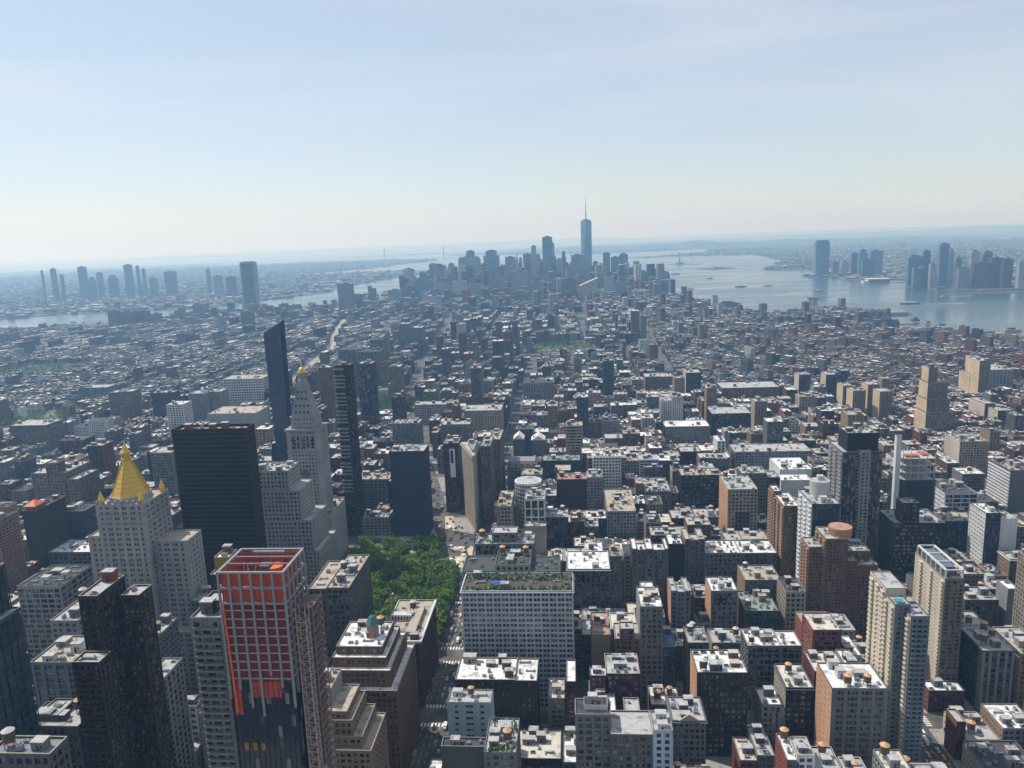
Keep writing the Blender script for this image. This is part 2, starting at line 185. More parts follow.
 ["apartment_tower","tower","pale slab with blank front left of the bulky low pale building","lgrey","P",[[-657.9,-622.7,1330,1360,83.7],[-627.3,-601.3,1340,1370,84.7]],{}],
 ["loft_building","building","white gridded corner building left of the pale slab with blank front","white","P",[[-653.7,-624.0,1245,1275,82.3]],{"bay":5}],
 ["loft_building","building","dark brown slab above the black slab tower","dbrown","X",[[-766.8,-723.6,1400,1424,73.5]],{}],
 ["old_office_building","building","massive tan grey office block with a square penthouse at left","taupe","P",[[-602.9,-561.2,844,894,87.5],[-583.8,-569.2,844,858,99.5],[-562.4,-546.5,844,884,79.8]],{"r":"rlight","fl":3.8}],
 ["apartment_tower","tower","pink brown apartment tower with balconied edge at the left side","pinkb","P",[[-518.9,-494.0,650,678,101.5],[-513.2,-501.3,676,688,106.3,{"k":"X"}]],{"zigW":1,"fl":2.9}],
 ["brick_building","building","dark brick building with an orange red roof shelter at left","dbrown","X",[[-518.3,-503.7,714,759,88.4]],{"r":"rtar","shelter":1}],
 ["brick_building","building","dark blue grey building under the massive tan grey office block","slate","X",[[-520.1,-489.0,764,789.3,69.8]],{"r":"rtar"}],
 ["loft_building","building","stack of low lofts with snowy white roofs left of the gilded pyramid tower","dgrey","P",[[-498.0,-447.8,714,747.8,45.0]],{"r":"rwhite","bay":5}],
 ["office_building","building","curved brown office building with pale window ribs at the upper left","taupe","V",[[-924.4,-858.4,1228,1273,55.0]],{"r":"rlight"}],
 ["apartment_building","building","white terraced apartment building beside the small distant park","white","P",[[-842.8,-809.8,1276,1306,40.0],[-779.2,-747.8,1222,1242,62.7]],{"fl":3,"bay":4}],
 ["hospital_building","building","long blue grey hospital block above the small distant park","bluegrey","P",[[-1100.9,-1031.4,1680,1720,35.0]],{"r":"rlight"}],
 ["brick_building","building","dark red brick block in front of the white terraced apartment building","maroon","P",[[-812.5,-771.3,1188,1223,37.9]],{"r":"rtar"}],
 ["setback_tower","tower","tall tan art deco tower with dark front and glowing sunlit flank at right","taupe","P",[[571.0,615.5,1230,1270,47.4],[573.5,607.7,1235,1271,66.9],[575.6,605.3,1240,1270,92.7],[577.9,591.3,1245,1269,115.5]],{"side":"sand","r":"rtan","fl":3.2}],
 ["setback_tower","tower","pointed tan tower with a sunlit flank near the right edge","taupe","P",[[767.3,785.2,1500,1540,55.9],[773.6,780.8,1510,1532,86.4]],{"side":"sand","r":"rtan"}],
 ["setback_tower","tower","plain taupe tower just right of the pointed tan tower","taupe","P",[[768.0,787.2,1470,1510,85.3]],{"side":"sand"}],
 ["apartment_building","building","cream pair of brick apartment blocks in the middle of the right side","dred","P",[[696.7,719.3,1266,1316,40.1],[691.8,707.3,1296,1346,45.0]],{"side":"cream"}],
 ["office_building","building","white grid fronted building right of the plain taupe tower","lgrey","P",[[823.0,866.8,1539,1599,55.1]],{"bay":6,"fl":4}],
 ["apartment_tower","tower","white apartment tower with dark flank above the centre avenue","white","P",[[185.7,203.0,1246,1276,77.9],[168.3,185.7,1246,1274,71.7]],{"fl":2.9,"side":"lgrey"}],
 ["apartment_tower","tower","brown slab with a cream flank above the centre right rooftops","dbrown","P",[[254.7,284.3,1567,1607,58.0]],{"side":"cream"}],
 ["glass_tower","tower","slim pale blue glass tower in the distant centre","gblue","G",[[84.0,103.9,1420,1444,110.5]],{"gl":"gt"}],
 ["apartment_building","building","tan gridded apartment block left of the brown slab with cream flank","taupe","P",[[174.3,206.3,1576,1616,50.1],[205.9,229.8,1573,1613,50.0]],{"side":"tan"}],
 ["office_building","building","grey loft slab with regular windows at the far side of the dark avenue","lgrey","P",[[-67.6,-7.7,1486,1516,60.1]],{"bay":5}],
 ["office_building","building","dark glass office building right of the grey loft slab","slate","G",[[47.0,79.1,1560,1590,49.9],[81.0,107.0,1560,1590,43.0]],{}],
 ["loft_building","building","stone loft with a row of gables and white roofs at the centre","dgrey","X",[[-60.9,-44.8,1116,1140,46.2,{"gab":1}],[-34.6,-14.1,1116,1140,44.2,{"gab":1}]],{"r":"rwhite"}],
 ["mansard_building","building","building with a bright white ridge roof and dark dormered mansard at the centre","lgrey","P",[[-56.7,-18.9,955,981,54.1]],{"r":"rwhite","mans":1}],
 ["loft_building","building","green grey loft with dark upper band beside the dormered mansard","slate","P",[[-13.3,35.4,1005,1031,46.3]],{"r":"rgreen2","bay":4}],
 ["apartment_tower","tower","large grey apartment slab alone in the low rooftops left of the dark avenue","grey","P",[[-475.9,-446.1,2250,2290,100.1],[-446.9,-408.3,2250,2300,87.4]],{"fl":3}],
 ["office_building","building","row of blue grey curtain wall offices beyond the small green square","bluegrey","P",[[-480.8,-431.9,1660,1700,109.8],[-435.5,-382.9,1640,1680,107.1],[-472.3,-441.9,1900,1940,99.6]],{"fl":3.6,"bay":4}],
 ["apartment_tower","tower","tan brick slab right of the striped slender tower beside the distant square","taupe","P",[[-333.9,-311.8,1510,1540,94.3]],{"fl":3}],
 ["apartment_tower","tower","twin brown slabs left of the striped slender tower","brown","P",[[-426.6,-404.6,1360,1390,120.2]],{"fl":3}],
 ["office_building","building","brown blue block between the twin brown slabs and the small green square","slate","G",[[-323.3,-298.3,1250,1276,143.1]],{}],
 ["brick_building","building","tan zigzag apartment cluster in the right middle distance","tan","P",[[497.6,514.5,1383,1413,62.0],[502.4,523.7,1348,1378,60.0],[541.3,561.5,1387,1417,62.0],[541.7,562.8,1335,1365,60.1]],{"side":"sand"}],
 ["apartment_building","building","dark grey slab pair with cream edge at right middle distance","slate","P",[[458.2,480.4,1507,1537,60.0],[506.3,532.0,1501,1531,59.9]],{"side":"cream"}],
 ["office_building","building","navy slab in the right middle distance behind the tan cluster","navy","G",[[556.1,573.4,1567,1597,55.0]],{}],
 ["warehouse","building","broad black warehouse on the far avenue right of centre","black","P",[[253.7,317.7,1273,1323,42.0]],{"r":"rlight"}],
 ["warehouse","building","brown broad loft left of the broad black warehouse","brown","P",[[313.4,422.1,1502,1562,38.1]],{"r":"rlight"}],
 ["office_building","building","long pale roofed low building between the centre avenues","lgrey","P",[[165.5,232.3,1170,1210,47.6]],{"r":"rwhite"}]]
FAR = [
 ["downtown",-898,-841,4300,4326,188,"p"],
 ["downtown",-843,-775,4350,4376,134,"g"],
 ["downtown",-856,-776,4700,4726,158,"b"],
 ["downtown",-827,-784,4720,4746,198,"b"],
 ["downtown",-745,-694,4900,4926,189,"g"],
 ["downtown",-658,-522,4800,4826,232,"s"],
 ["downtown",-609,-559,4815,4841,266,"g"],
 ["downtown",-479,-416,4400,4426,175,"b"],
 ["downtown",-524,-422,5000,5026,260,"g"],
 ["downtown",-385,-321,5000,5026,217,"b"],
 ["downtown",-299,-281,4700,4714,234,"n"],
 ["downtown",-292,-273,4950,4965,209,"s"],
 ["downtown",-260,-210,4850,4876,235,"b"],
 ["downtown",-204,-174,4750,4774,283,"p"],
 ["downtown",-188,-151,4900,4926,225,"s"],
 ["downtown",-134,-75,4700,4726,334,"g"],
 ["downtown",-89,-65,4760,4779,297,"p"],
 ["downtown",-74,-56,4820,4835,217,"s"],
 ["downtown",-53,-18,4600,4626,205,"p"],
 ["downtown",-23,6,4650,4674,243,"b"],
 ["downtown",35,103,4500,4526,227,"s"],
 ["downtown",22,112,4450,4476,162,"s"],
 ["downtown",154,193,4500,4526,184,"d"],
 ["downtown",225,267,4700,4726,227,"b"],
 ["downtown",277,326,4800,4826,199,"g"],
 ["downtown",325,378,4780,4806,216,"g"],
 ["downtown",387,447,4750,4776,137,"d"],
 ["downtown",448,484,4760,4786,111,"b"],
 ["downtown",487,559,4800,4826,120,"y"],
 ["downtown",589,638,4850,4876,96,"y"],
 ["downtown",582,649,4840,4866,48,"b"],
 ["downtown",205,258,4150,4176,115,"p"],
 ["downtown",257,329,4050,4076,93,"b"],
 ["downtown",-274,-186,4000,4026,169,"s"],
 ["downtown",-162,-101,3700,3726,132,"s"],
 ["downtown",-18,61,3900,3926,126,"m"],
 ["downtown",-688,-612,4200,4226,110,"s"],
 ["downtown",-596,-521,4100,4126,123,"p"],
 ["downtown",-509,-426,4000,4026,106,"s"],
 ["downtown",-383,-309,4100,4126,122,"b"],
 ["downtown",-118,-48,4200,4226,107,"s"],
 ["downtown",-919,-850,4000,4026,93,"s"],
 ["downtown",-654,-596,3700,3726,77,"p"],
 ["downtown",-1064,-993,3600,3626,153,"b"],
 ["downtown",-883,-851,4100,4126,85,"b"],
 ["jersey",1852,1892,5600,5626,88,"b"],
 ["jersey",1912,1960,5600,5626,93,"p"],
 ["jersey",1942,1982,5500,5526,149,"b"],
 ["jersey",1976,2029,5450,5476,169,"g"],
 ["jersey",1908,1983,5200,5226,119,"d"],
 ["jersey",1993,2069,5300,5326,165,"g"],
 ["jersey",1816,1893,4300,4326,164,"g"],
 ["jersey",1913,1949,4350,4376,186,"g"],
 ["jersey",1782,1811,4150,4174,109,"g"],
 ["jersey",1811,1865,4150,4176,113,"b"],
 ["jersey",1842,1871,4100,4123,129,"p"],
 ["jersey",1953,1998,4250,4276,223,"g"],
 ["jersey",2046,2072,4350,4370,187,"p"],
 ["jersey",2038,2063,4250,4270,148,"b"],
 ["jersey",1955,2008,4050,4076,107,"s"],
 ["jersey",2085,2125,4200,4226,183,"p"],
 ["jersey",2145,2189,4200,4226,176,"b"],
 ["jersey",2030,2106,4050,4076,129,"m"],
 ["jersey",2109,2166,4050,4076,151,"m"],
 ["jersey",2140,2186,4000,4026,146,"m"],
 ["jersey",2160,2215,3900,3926,135,"p"],
 ["brooklyn",-3726,-3714,5300,5314,227,"s"],
 ["brooklyn",-3724,-3694,5400,5426,237,"b"],
 ["brooklyn",-3657,-3638,5400,5418,192,"b"],
 ["brooklyn",-3581,-3526,5500,5526,242,"g"],
 ["brooklyn",-3510,-3467,5500,5526,160,"b"],
 ["brooklyn",-3444,-3407,5500,5526,194,"s"],
 ["brooklyn",-3359,-3292,5500,5526,170,"b"],
 ["brooklyn",-3228,-3173,5500,5526,245,"g"],
 ["brooklyn",-3135,-3116,5500,5518,234,"b"],
 ["brooklyn",-3149,-3130,5600,5619,209,"s"],
 ["brooklyn",-3044,-2995,5500,5526,145,"b"],
 ["brooklyn",-2981,-2895,5600,5626,182,"b"],
 ["brooklyn",-2705,-2681,5700,5725,190,"b"],
 ["brooklyn",-2511,-2452,5400,5426,147,"s"],
 ["brooklyn",-2376,-2307,5300,5326,140,"m"],
 ["projects",-2228,-2170,2900,2926,10,"m"],
 ["projects",-2124,-2071,2850,2876,10,"m"],
 ["projects",-2100,-2042,2900,2926,-2,"m"],
 ["projects",-2020,-1974,3300,3326,84,"m"],
 ["projects",-1965,-1906,3300,3326,78,"m"],
 ["projects",-1920,-1865,3350,3376,76,"m"],
 ["projects",-1824,-1783,3300,3326,65,"m"],
 ["projects",-1728,-1685,3500,3526,89,"b"],
 ["projects",-1591,-1526,2600,2626,47,"b"],
 ["projects",-1455,-1405,2550,2576,36,"m"],
 ["projects",-1401,-1358,2600,2626,24,"m"],
 ["projects",-1343,-1307,2600,2626,51,"m"],
 ["projects",-1330,-1297,2650,2676,41,"m"],
 ["projects",-2294,-2262,3300,3326,29,"m"],
 ["projects",-2211,-2183,3300,3322,23,"m"],
 ["projects",-1188,-1113,2150,2176,25,"p"],
 ["projects",257,284,3050,3072,36,"t"],
 ["projects",292,319,3100,3122,30,"t"],
 ["projects",317,345,3080,3102,39,"t"],
 ["projects",-1328,-1304,2900,2919,75,"s"],
 ["projects",-1326,-1276,3100,3126,78,"m"],
 ["projects",1193,1216,2750,2768,14,"b"],
 ["projects",1215,1237,2700,2718,5,"d"],
 ["projects",1231,1269,2650,2676,0,"m"],
 ["projects",1213,1277,2350,2376,12,"t"],
 ["projects",1309,1357,2400,2426,15,"t"],
 ["projects",972,1047,2500,2526,43,"d"],
 ["projects",830,927,2650,2676,31,"m"],
 ["projects",636,744,3350,3376,34,"b"],
 ["projects",607,741,3000,3026,-7,"s"]]
BOATS = [(1448,3385,2.9,75,'long dark barge crossing the wide river under the far towers',160),(1033,4690,0.1,70,'pale ferry trailing foam in the harbour mouth left of the rounded pier',200),(728,4640,2.9,45,'small boat with a short wake beside the lower island shore',90),(870,6330,0.3,80,'pale harbour ferry near the statue island',120),(1190,4700,0.2,50,'second small ferry right of the long foam trail',120),(1180,3700,3.0,30,'small launch just behind the ventilation tower',90),(1330,4200,0.4,60,'grey harbour ferry out in midstream right of the ventilation tower',170),(1010,5600,2.7,50,'faint small ferry far out between the two harbour islands',150),(1700,3650,3.3,46,'small ferry close under the far bank piers',120)]

# ------------------------------------------------------------------ helpers
def link(o): scene.collection.objects.link(o); return o
def tag(o, label=None, cat=None, group=None, kind=None):
    if label: o['label'] = label
    if cat: o['category'] = cat
    if group: o['group'] = group
    if kind: o['kind'] = kind
    return o
def empty(name, loc): 
    o = bpy.data.objects.new(name, None); o.location = loc; o.empty_display_size = 2; return link(o)
BOXQ = np.array([[0,3,2,1],[4,5,6,7],[0,1,5,4],[1,2,6,5],[2,3,7,6],[3,0,4,7]])
class MB:
    """collects boxes and loose polygons and links them as one mesh object"""
    def __init__(s): s.b = []; s.v = []; s.f = []; s.fm = []
    def box(s, x0, x1, y0, y1, z0, z1, m=0):
        if x1 - x0 > 1e-4 and y1 - y0 > 1e-4 and z1 - z0 > 1e-4: s.b.append((x0, x1, y0, y1, z0, z1, m))
    def poly(s, vs, fs, m=0):
        n = len(s.v); s.v += [tuple(v) for v in vs]; s.f += [tuple(i + n for i in f) for f in fs]; s.fm += [m] * len(fs)
    def prism(s, pts, z0, z1, m=0, top=None):
        n = len(pts); top = top or pts
        vs = [(x, y, z0) for x, y in pts] + [(x, y, z1) for x, y in top]
        s.poly(vs, [tuple(range(n))[::-1], tuple(range(n, 2 * n))] + [(i, (i + 1) % n, (i + 1) % n + n, i + n) for i in range(n)], m)
    def cyl(s, cx, cy_, z0, z1, r0, r1=None, n=14, m=0):
        r1 = r0 if r1 is None else r1
        a = [(math.cos(6.28318 * i / n), math.sin(6.28318 * i / n)) for i in range(n)]
        s.prism([(cx + r0 * c, cy_ + r0 * d) for c, d in a], z0, z1, m, [(cx + r1 * c, cy_ + r1 * d) for c, d in a])
    def bar(s, p, q, w, m=0):
        p = Vector(p); q = Vector(q); d = (q - p).normalized(); a = d.cross(Vector((0, 0, 1)) if abs(d.z) < .9 else Vector((1, 0, 0))).normalized() * w / 2; b = d.cross(a).normalized() * w / 2
        vs = [p - a - b, p + a - b, p + a + b, p - a + b, q - a - b, q + a - b, q + a + b, q - a + b]
        s.poly([tuple(v) for v in vs], [(0, 3, 2, 1), (4, 5, 6, 7), (0, 1, 5, 4), (1, 2, 6, 5), (2, 3, 7, 6), (3, 0, 4, 7)], m)
    def empty(s): return not s.b and not s.f
    def mesh(s, name, mats):
        me = bpy.data.meshes.new(name)
        nb = len(s.b); V = np.zeros((0, 3)); 
        if nb:
            B = np.array(s.b, dtype=np.float64)
            V = np.stack([B[:, [0, 1, 1, 0, 0, 1, 1, 0]], B[:, [2, 2, 3, 3, 2, 2, 3, 3]], B[:, [4, 4, 4, 4, 5, 5, 5, 5]]], axis=2).reshape(-1, 3)
            Q = (BOXQ[None] + (np.arange(nb) * 8)[:, None, None]).reshape(-1)
            M = np.repeat(B[:, 6].astype(int), 6)
        else: Q = np.zeros(0, int); M = np.zeros(0, int)
        nv = nb * 8 + len(s.v)
        co = np.concatenate([V.reshape(-1), np.array(s.v, dtype=np.float64).reshape(-1)]) if s.v else V.reshape(-1)
        loops = list(Q); starts = list(np.arange(nb * 6) * 4)
        k = len(loops); ex = []
        for f in s.f: starts.append(k); ex += [i + nb * 8 for i in f]; k += len(f)
        loops = np.concatenate([Q, np.array(ex, int)]) if ex else Q
        me.vertices.add(nv); me.vertices.foreach_set('co', co)
        me.loops.add(len(loops)); me.loops.foreach_set('vertex_index', loops.astype(np.int32))
        me.polygons.add(len(starts)); me.polygons.foreach_set('loop_start', np.array(starts, dtype=np.int32))
        me.polygons.foreach_set('material_index', np.concatenate([M, np.array(s.fm, int)]).astype(np.int32))
        me.polygons.foreach_set('use_smooth', np.zeros(len(starts), dtype=bool)); me.update(calc_edges=True); me.validate(); me.shade_flat()
        for m in mats: me.materials.append(m)
        return me
    def build(s, name, mats, parent=None, off=(0, 0, 0)):
        if not isinstance(mats, (list, tuple)): mats = [mats]
        o = bpy.data.objects.new(name, s.mesh(name, mats)); link(o)
        if parent:
            o.parent = parent
            o.location = Vector((0, 0, 0)) - parent.location if off == 'world' else off
        return o
# ------------------------------------------------------------------ materials
def nm(name, rough=.8, spec=.3):
    m = bpy.data.materials.new(name); m.use_nodes = True; nt = m.node_tree; b = nt.nodes['Principled BSDF']
    b.inputs['Roughness'].default_value = rough; b.inputs['Specular IOR Level'].default_value = spec
    return m, nt, b
def node(nt, t, **k):
    n = nt.nodes.new(t)
    for a, v in k.items():
        if a in n.inputs: n.inputs[a].default_value = v
        else: setattr(n, a, v)
    return n
def noise(nt, scale, detail=3, vec=None, vs=None):
    n = node(nt, 'ShaderNodeTexNoise'); n.inputs['Scale'].default_value = scale; n.inputs['Detail'].default_value = detail
    g = node(nt, 'ShaderNodeNewGeometry'); src = g.outputs['Position']
    if vs:
        mp = node(nt, 'ShaderNodeMapping'); mp.inputs['Scale'].default_value = vs; nt.links.new(src, mp.inputs['Vector']); src = mp.outputs['Vector']
    nt.links.new(src, n.inputs['Vector']); return n.outputs['Fac']
def mathn(nt, op, a, b=None, c=None):
    n = node(nt, 'ShaderNodeMath', operation=op)
    for i, v in enumerate((a, b, c)):
        if v is None: continue
        if isinstance(v, (int, float)): n.inputs[i].default_value = v
        else: nt.links.new(v, n.inputs[i])
    return n.outputs[0]
def ramp(nt, fac, stops):
    r = node(nt, 'ShaderNodeValToRGB'); e = r.color_ramp.elements
    while len(e) < len(stops): e.new(.5)
    for i, (p, c) in enumerate(stops): e[i].position = p; e[i].color = tuple(c) + (1,) if len(c) == 3 else c
    nt.links.new(fac, r.inputs['Fac']); return r.outputs['Color']
def mul(nt, col, fac, lo, hi):
    mr = node(nt, 'ShaderNodeMapRange'); mr.inputs['From Min'].default_value = .3; mr.inputs['From Max'].default_value = .7
    mr.inputs['To Min'].default_value = lo; mr.inputs['To Max'].default_value = hi; nt.links.new(fac, mr.inputs['Value'])
    v = node(nt, 'ShaderNodeVectorMath', operation='SCALE')
    if isinstance(col, tuple): v.inputs[0].default_value = col
    else: nt.links.new(col, v.inputs[0])
    nt.links.new(mr.outputs[0], v.inputs['Scale']); return v.outputs[0]
def wallmat(name, c):
    m, nt, b = nm(name, .85, .25)
    k = mul(nt, tuple(c), noise(nt, .035, 2), .86, 1.12)
    k = mul(nt, k, noise(nt, 1.0, 4, vs=(.9, .9, .05)), .86, 1.1)       # rain streaks
    k = mul(nt, k, noise(nt, 1.7, 3), .85, 1.15)                          # blocks and patches
    nt.links.new(k, b.inputs['Base Color']); return m
def roofmat(name, c, c2=None, seams=True):
    m, nt, b = nm(name, .8, .3)
    c2 = c2 or tuple(x * .55 for x in c)
    k = ramp(nt, noise(nt, .16, 5), [(.38, c2), (.46, c), (.60, c), (.70, tuple(min(1, x * 1.15) for x in c))])
    k = mul(nt, k, noise(nt, 1.2, 4), .75, 1.15)
    if seams:
        w = node(nt, 'ShaderNodeTexBrick'); w.inputs['Scale'].default_value = .16; w.inputs['Mortar Size'].default_value = .012
        w.inputs['Color1'].default_value = (1, 1, 1, 1); w.inputs['Color2'].default_value = (.86, .86, .86, 1); w.inputs['Mortar'].default_value = (.6, .6, .6, 1)
        g = node(nt, 'ShaderNodeNewGeometry'); nt.links.new(g.outputs['Position'], w.inputs['Vector'])
        mm = node(nt, 'ShaderNodeMixRGB', blend_type='MULTIPLY'); mm.inputs['Fac'].default_value = .8
        nt.links.new(k, mm.inputs['Color1']); nt.links.new(w.outputs['Color'], mm.inputs['Color2']); k = mm.outputs['Color']
    nt.links.new(k, b.inputs['Base Color']); return m
def glassmat(name, dark, light, rough=.12, cell=(1.7, 1.7, 3.7), p=.72, spec=.6):
    m, nt, b = nm(name, rough, spec)
    g = node(nt, 'ShaderNodeNewGeometry'); dv = node(nt, 'ShaderNodeVectorMath', operation='DIVIDE'); dv.inputs[1].default_value = cell
    nt.links.new(g.outputs['Position'], dv.inputs[0]); fl = node(nt, 'ShaderNodeVectorMath', operation='FLOOR'); nt.links.new(dv.outputs[0], fl.inputs[0])
    wn_ = node(nt, 'ShaderNodeTexWhiteNoise'); nt.links.new(fl.outputs[0], wn_.inputs['Vector'])
    k = ramp(nt, wn_.outputs['Value'], [(0, dark), (p, tuple(x * 1.6 for x in dark)), (p + .04, tuple(x * .5 for x in light)), (1, light)])
    nt.links.new(k, b.inputs['Base Color']); return m
WALL = dict(white=(.62,.63,.64), lgrey=(.42,.42,.43), grey=(.27,.27,.28), dgrey=(.17,.17,.175), beige=(.56,.48,.38), cream=(.54,.475,.38), sand=(.60,.47,.31), tan=(.42,.29,.19),  # the bright flank tan carries sunlight in its colour
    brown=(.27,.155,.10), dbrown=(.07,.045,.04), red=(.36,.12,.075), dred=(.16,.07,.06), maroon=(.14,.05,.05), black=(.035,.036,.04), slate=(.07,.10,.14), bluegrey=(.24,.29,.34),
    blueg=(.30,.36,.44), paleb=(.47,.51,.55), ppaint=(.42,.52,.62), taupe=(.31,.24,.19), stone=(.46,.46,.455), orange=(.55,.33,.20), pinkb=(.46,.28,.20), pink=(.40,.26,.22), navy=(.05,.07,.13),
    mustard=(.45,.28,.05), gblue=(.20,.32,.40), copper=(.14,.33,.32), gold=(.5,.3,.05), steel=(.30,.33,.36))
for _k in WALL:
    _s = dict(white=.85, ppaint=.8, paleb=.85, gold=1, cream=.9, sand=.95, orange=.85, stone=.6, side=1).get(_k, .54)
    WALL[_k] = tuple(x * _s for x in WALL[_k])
WM = {k: wallmat('masonry_' + k, v) for k, v in WALL.items()}
RM = dict(rlight=roofmat('roof_light', (.42,.42,.42), (.22,.22,.22)), rwhite=roofmat('roof_white', (.74,.74,.73), (.42,.42,.41)), rtar=roofmat('roof_tar', (.07,.07,.075), (.04,.04,.045)),
    rtan=roofmat('roof_gravel', (.42,.37,.30), (.25,.22,.19)), rcream=roofmat('roof_cream', (.60,.57,.50), (.30,.29,.27)), rterra=roofmat('roof_terracotta', (.42,.25,.20), (.25,.17,.14)), rgreen=roofmat('roof_planted', (.10,.16,.06), (.06,.09,.04), False),
    rgreen2=roofmat('roof_sage', (.25,.31,.28), (.18,.22,.20)), rblue=roofmat('roof_blue', (.13,.20,.32), (.09,.14,.22)), rcop=roofmat('roof_slate_copper', (.20,.22,.25), (.30,.17,.12)), rcopg=roofmat('roof_copper_green', (.16,.36,.35), (.12,.25,.25)),
    rdeck=roofmat('roof_deck', (.075,.07,.06), (.14,.09,.055)))
GM = dict(gd=glassmat('window_glass', (.010,.012,.016), (.20,.21,.22)), gt=glassmat('teal_glass', (.008,.024,.03), (.025,.065,.08), .12, (3, 3, 3.7), .6, .5), gl=glassmat('blue_glass', (.010,.024,.055), (.03,.06,.11), .08, (1.5, 1.5, 3.7), .7, .7))
def plain(name, c, rough=.6, spec=.4, metal=0):
    m, nt, b = nm(name, rough, spec); b.inputs['Metallic'].default_value = metal
    nt.links.new(mul(nt, tuple(c), noise(nt, 1.3, 3), .82, 1.15), b.inputs['Base Color']); return m
M_wood = plain('tank_wood', (.11,.075,.055)); M_lid = plain('tank_lid', (.50,.29,.15)); M_lidg = plain('tank_lid_grey', (.45,.45,.46)); M_hvac = plain('galvanised_steel', (.25,.265,.28), .6, .4)
M_dark = plain('dark_void', (.02,.02,.022)); M_white = plain('white_paint', (.78,.78,.76)); M_leaf2 = plain('planter_leaf', (.05,.10,.025), .7)
M_gold = plain('gilding', (.66,.41,.05), .45, .5, .3)
M_conc = plain('concrete', (.40,.40,.39), .85)
# ------------------------------------------------------------------ shared rooftop pieces
def mesh_tank(lid):
    a = MB(); 
    for sx in (-1.3, 1.3):
        for sy in (-1.3, 1.3): a.box(sx - .12, sx + .12, sy - .12, sy + .12, 0, 2.2)
    a.box(-1.7, 1.7, -1.7, 1.7, 2.2, 2.45); a.cyl(0, 0, 2.45, 6.2, 1.95, 1.85, 16)
    for z in (3.2, 4.2, 5.2): a.cyl(0, 0, z, z + .1, 1.99, 1.99, 16)
    b = MB(); b.cyl(0, 0, 6.2, 7.5, 2.15, .15, 16)
    return a.mesh('water_tank', [M_wood]), b.mesh('tank_lid', [lid])
TANK, TLID = mesh_tank(M_lid); TLIDG = mesh_tank(M_lidg)[1]
def mesh_bulk(m):
    a = MB(); a.box(-3, 3, -2.4, 2.4, 0, 3.4, 0); a.box(-3.25, 3.25, -2.65, 2.65, 3.4, 3.7, 1); a.box(-.6, .6, -2.46, -2.3, 0, 2.1, 2); a.box(1.4, 2.3, -2.46, -2.3, 1.2, 2.2, 2)
    return a.mesh('stair_bulkhead', [m, RM['rlight'], M_dark])
BULK = {k: mesh_bulk(WM[k]) for k in ('grey', 'lgrey', 'white', 'brown', 'dbrown', 'red', 'dgrey', 'beige', 'tan')}
def mesh_ac():
    a = MB(); a.box(-1.6, 1.6, -1, 1, .3, 1.9, 0)
    for x in (-1.4, 1.1): a.box(x, x + .25, -.9, .9, 0, .3, 1)
    for x in (-.8, .8): a.cyl(x, 0, 1.9, 2.15, .62, .62, 10, 0); a.cyl(x, 0, 2.15, 2.2, .5, .5, 10, 1)
    return a.mesh('air_handler', [M_hvac, M_dark])
AC = mesh_ac()
def mesh_sky():
    a = MB(); a.box(-1.4, 1.4, -1, 1, 0, .7, 0)
    a.poly([(-1.3,-.9,.7),(1.3,-.9,.7),(1.3,.9,.7),(-1.3,.9,.7),(-.7,0,1.5),(.7,0,1.5)], [(0,1,5,4),(1,2,5),(2,3,4,5),(3,0,4)], 1)
    return a.mesh('skylight', [M_hvac, GM['gd']])
SKYL = mesh_sky()
def mesh_duct():
    a = MB(); a.box(-4, 4, -.5, .5, .5, 1.4, 0); a.box(3.1, 4, -.45, 2.6, .5, 1.4, 0)
    for x in (-3.5, 0, 3.2): a.box(x, x + .2, -.4, .4, 0, .5, 0)
    a.cyl(-3, 0, 1.4, 2.4, .35, .35, 8, 0)
    return a.mesh('roof_duct', [M_hvac])
DUCT = mesh_duct()
def put(me, name, parent, loc, rz=0, sc=1.0):
    o = bpy.data.objects.new(name, me); o.parent = parent; o.location = Vector(loc) - parent.location if parent else loc
    o.rotation_euler = (0, 0, rz); o.scale = (sc, sc, sc) if isinstance(sc, (int, float)) else sc
    return link(o)
GROUND = 6.0
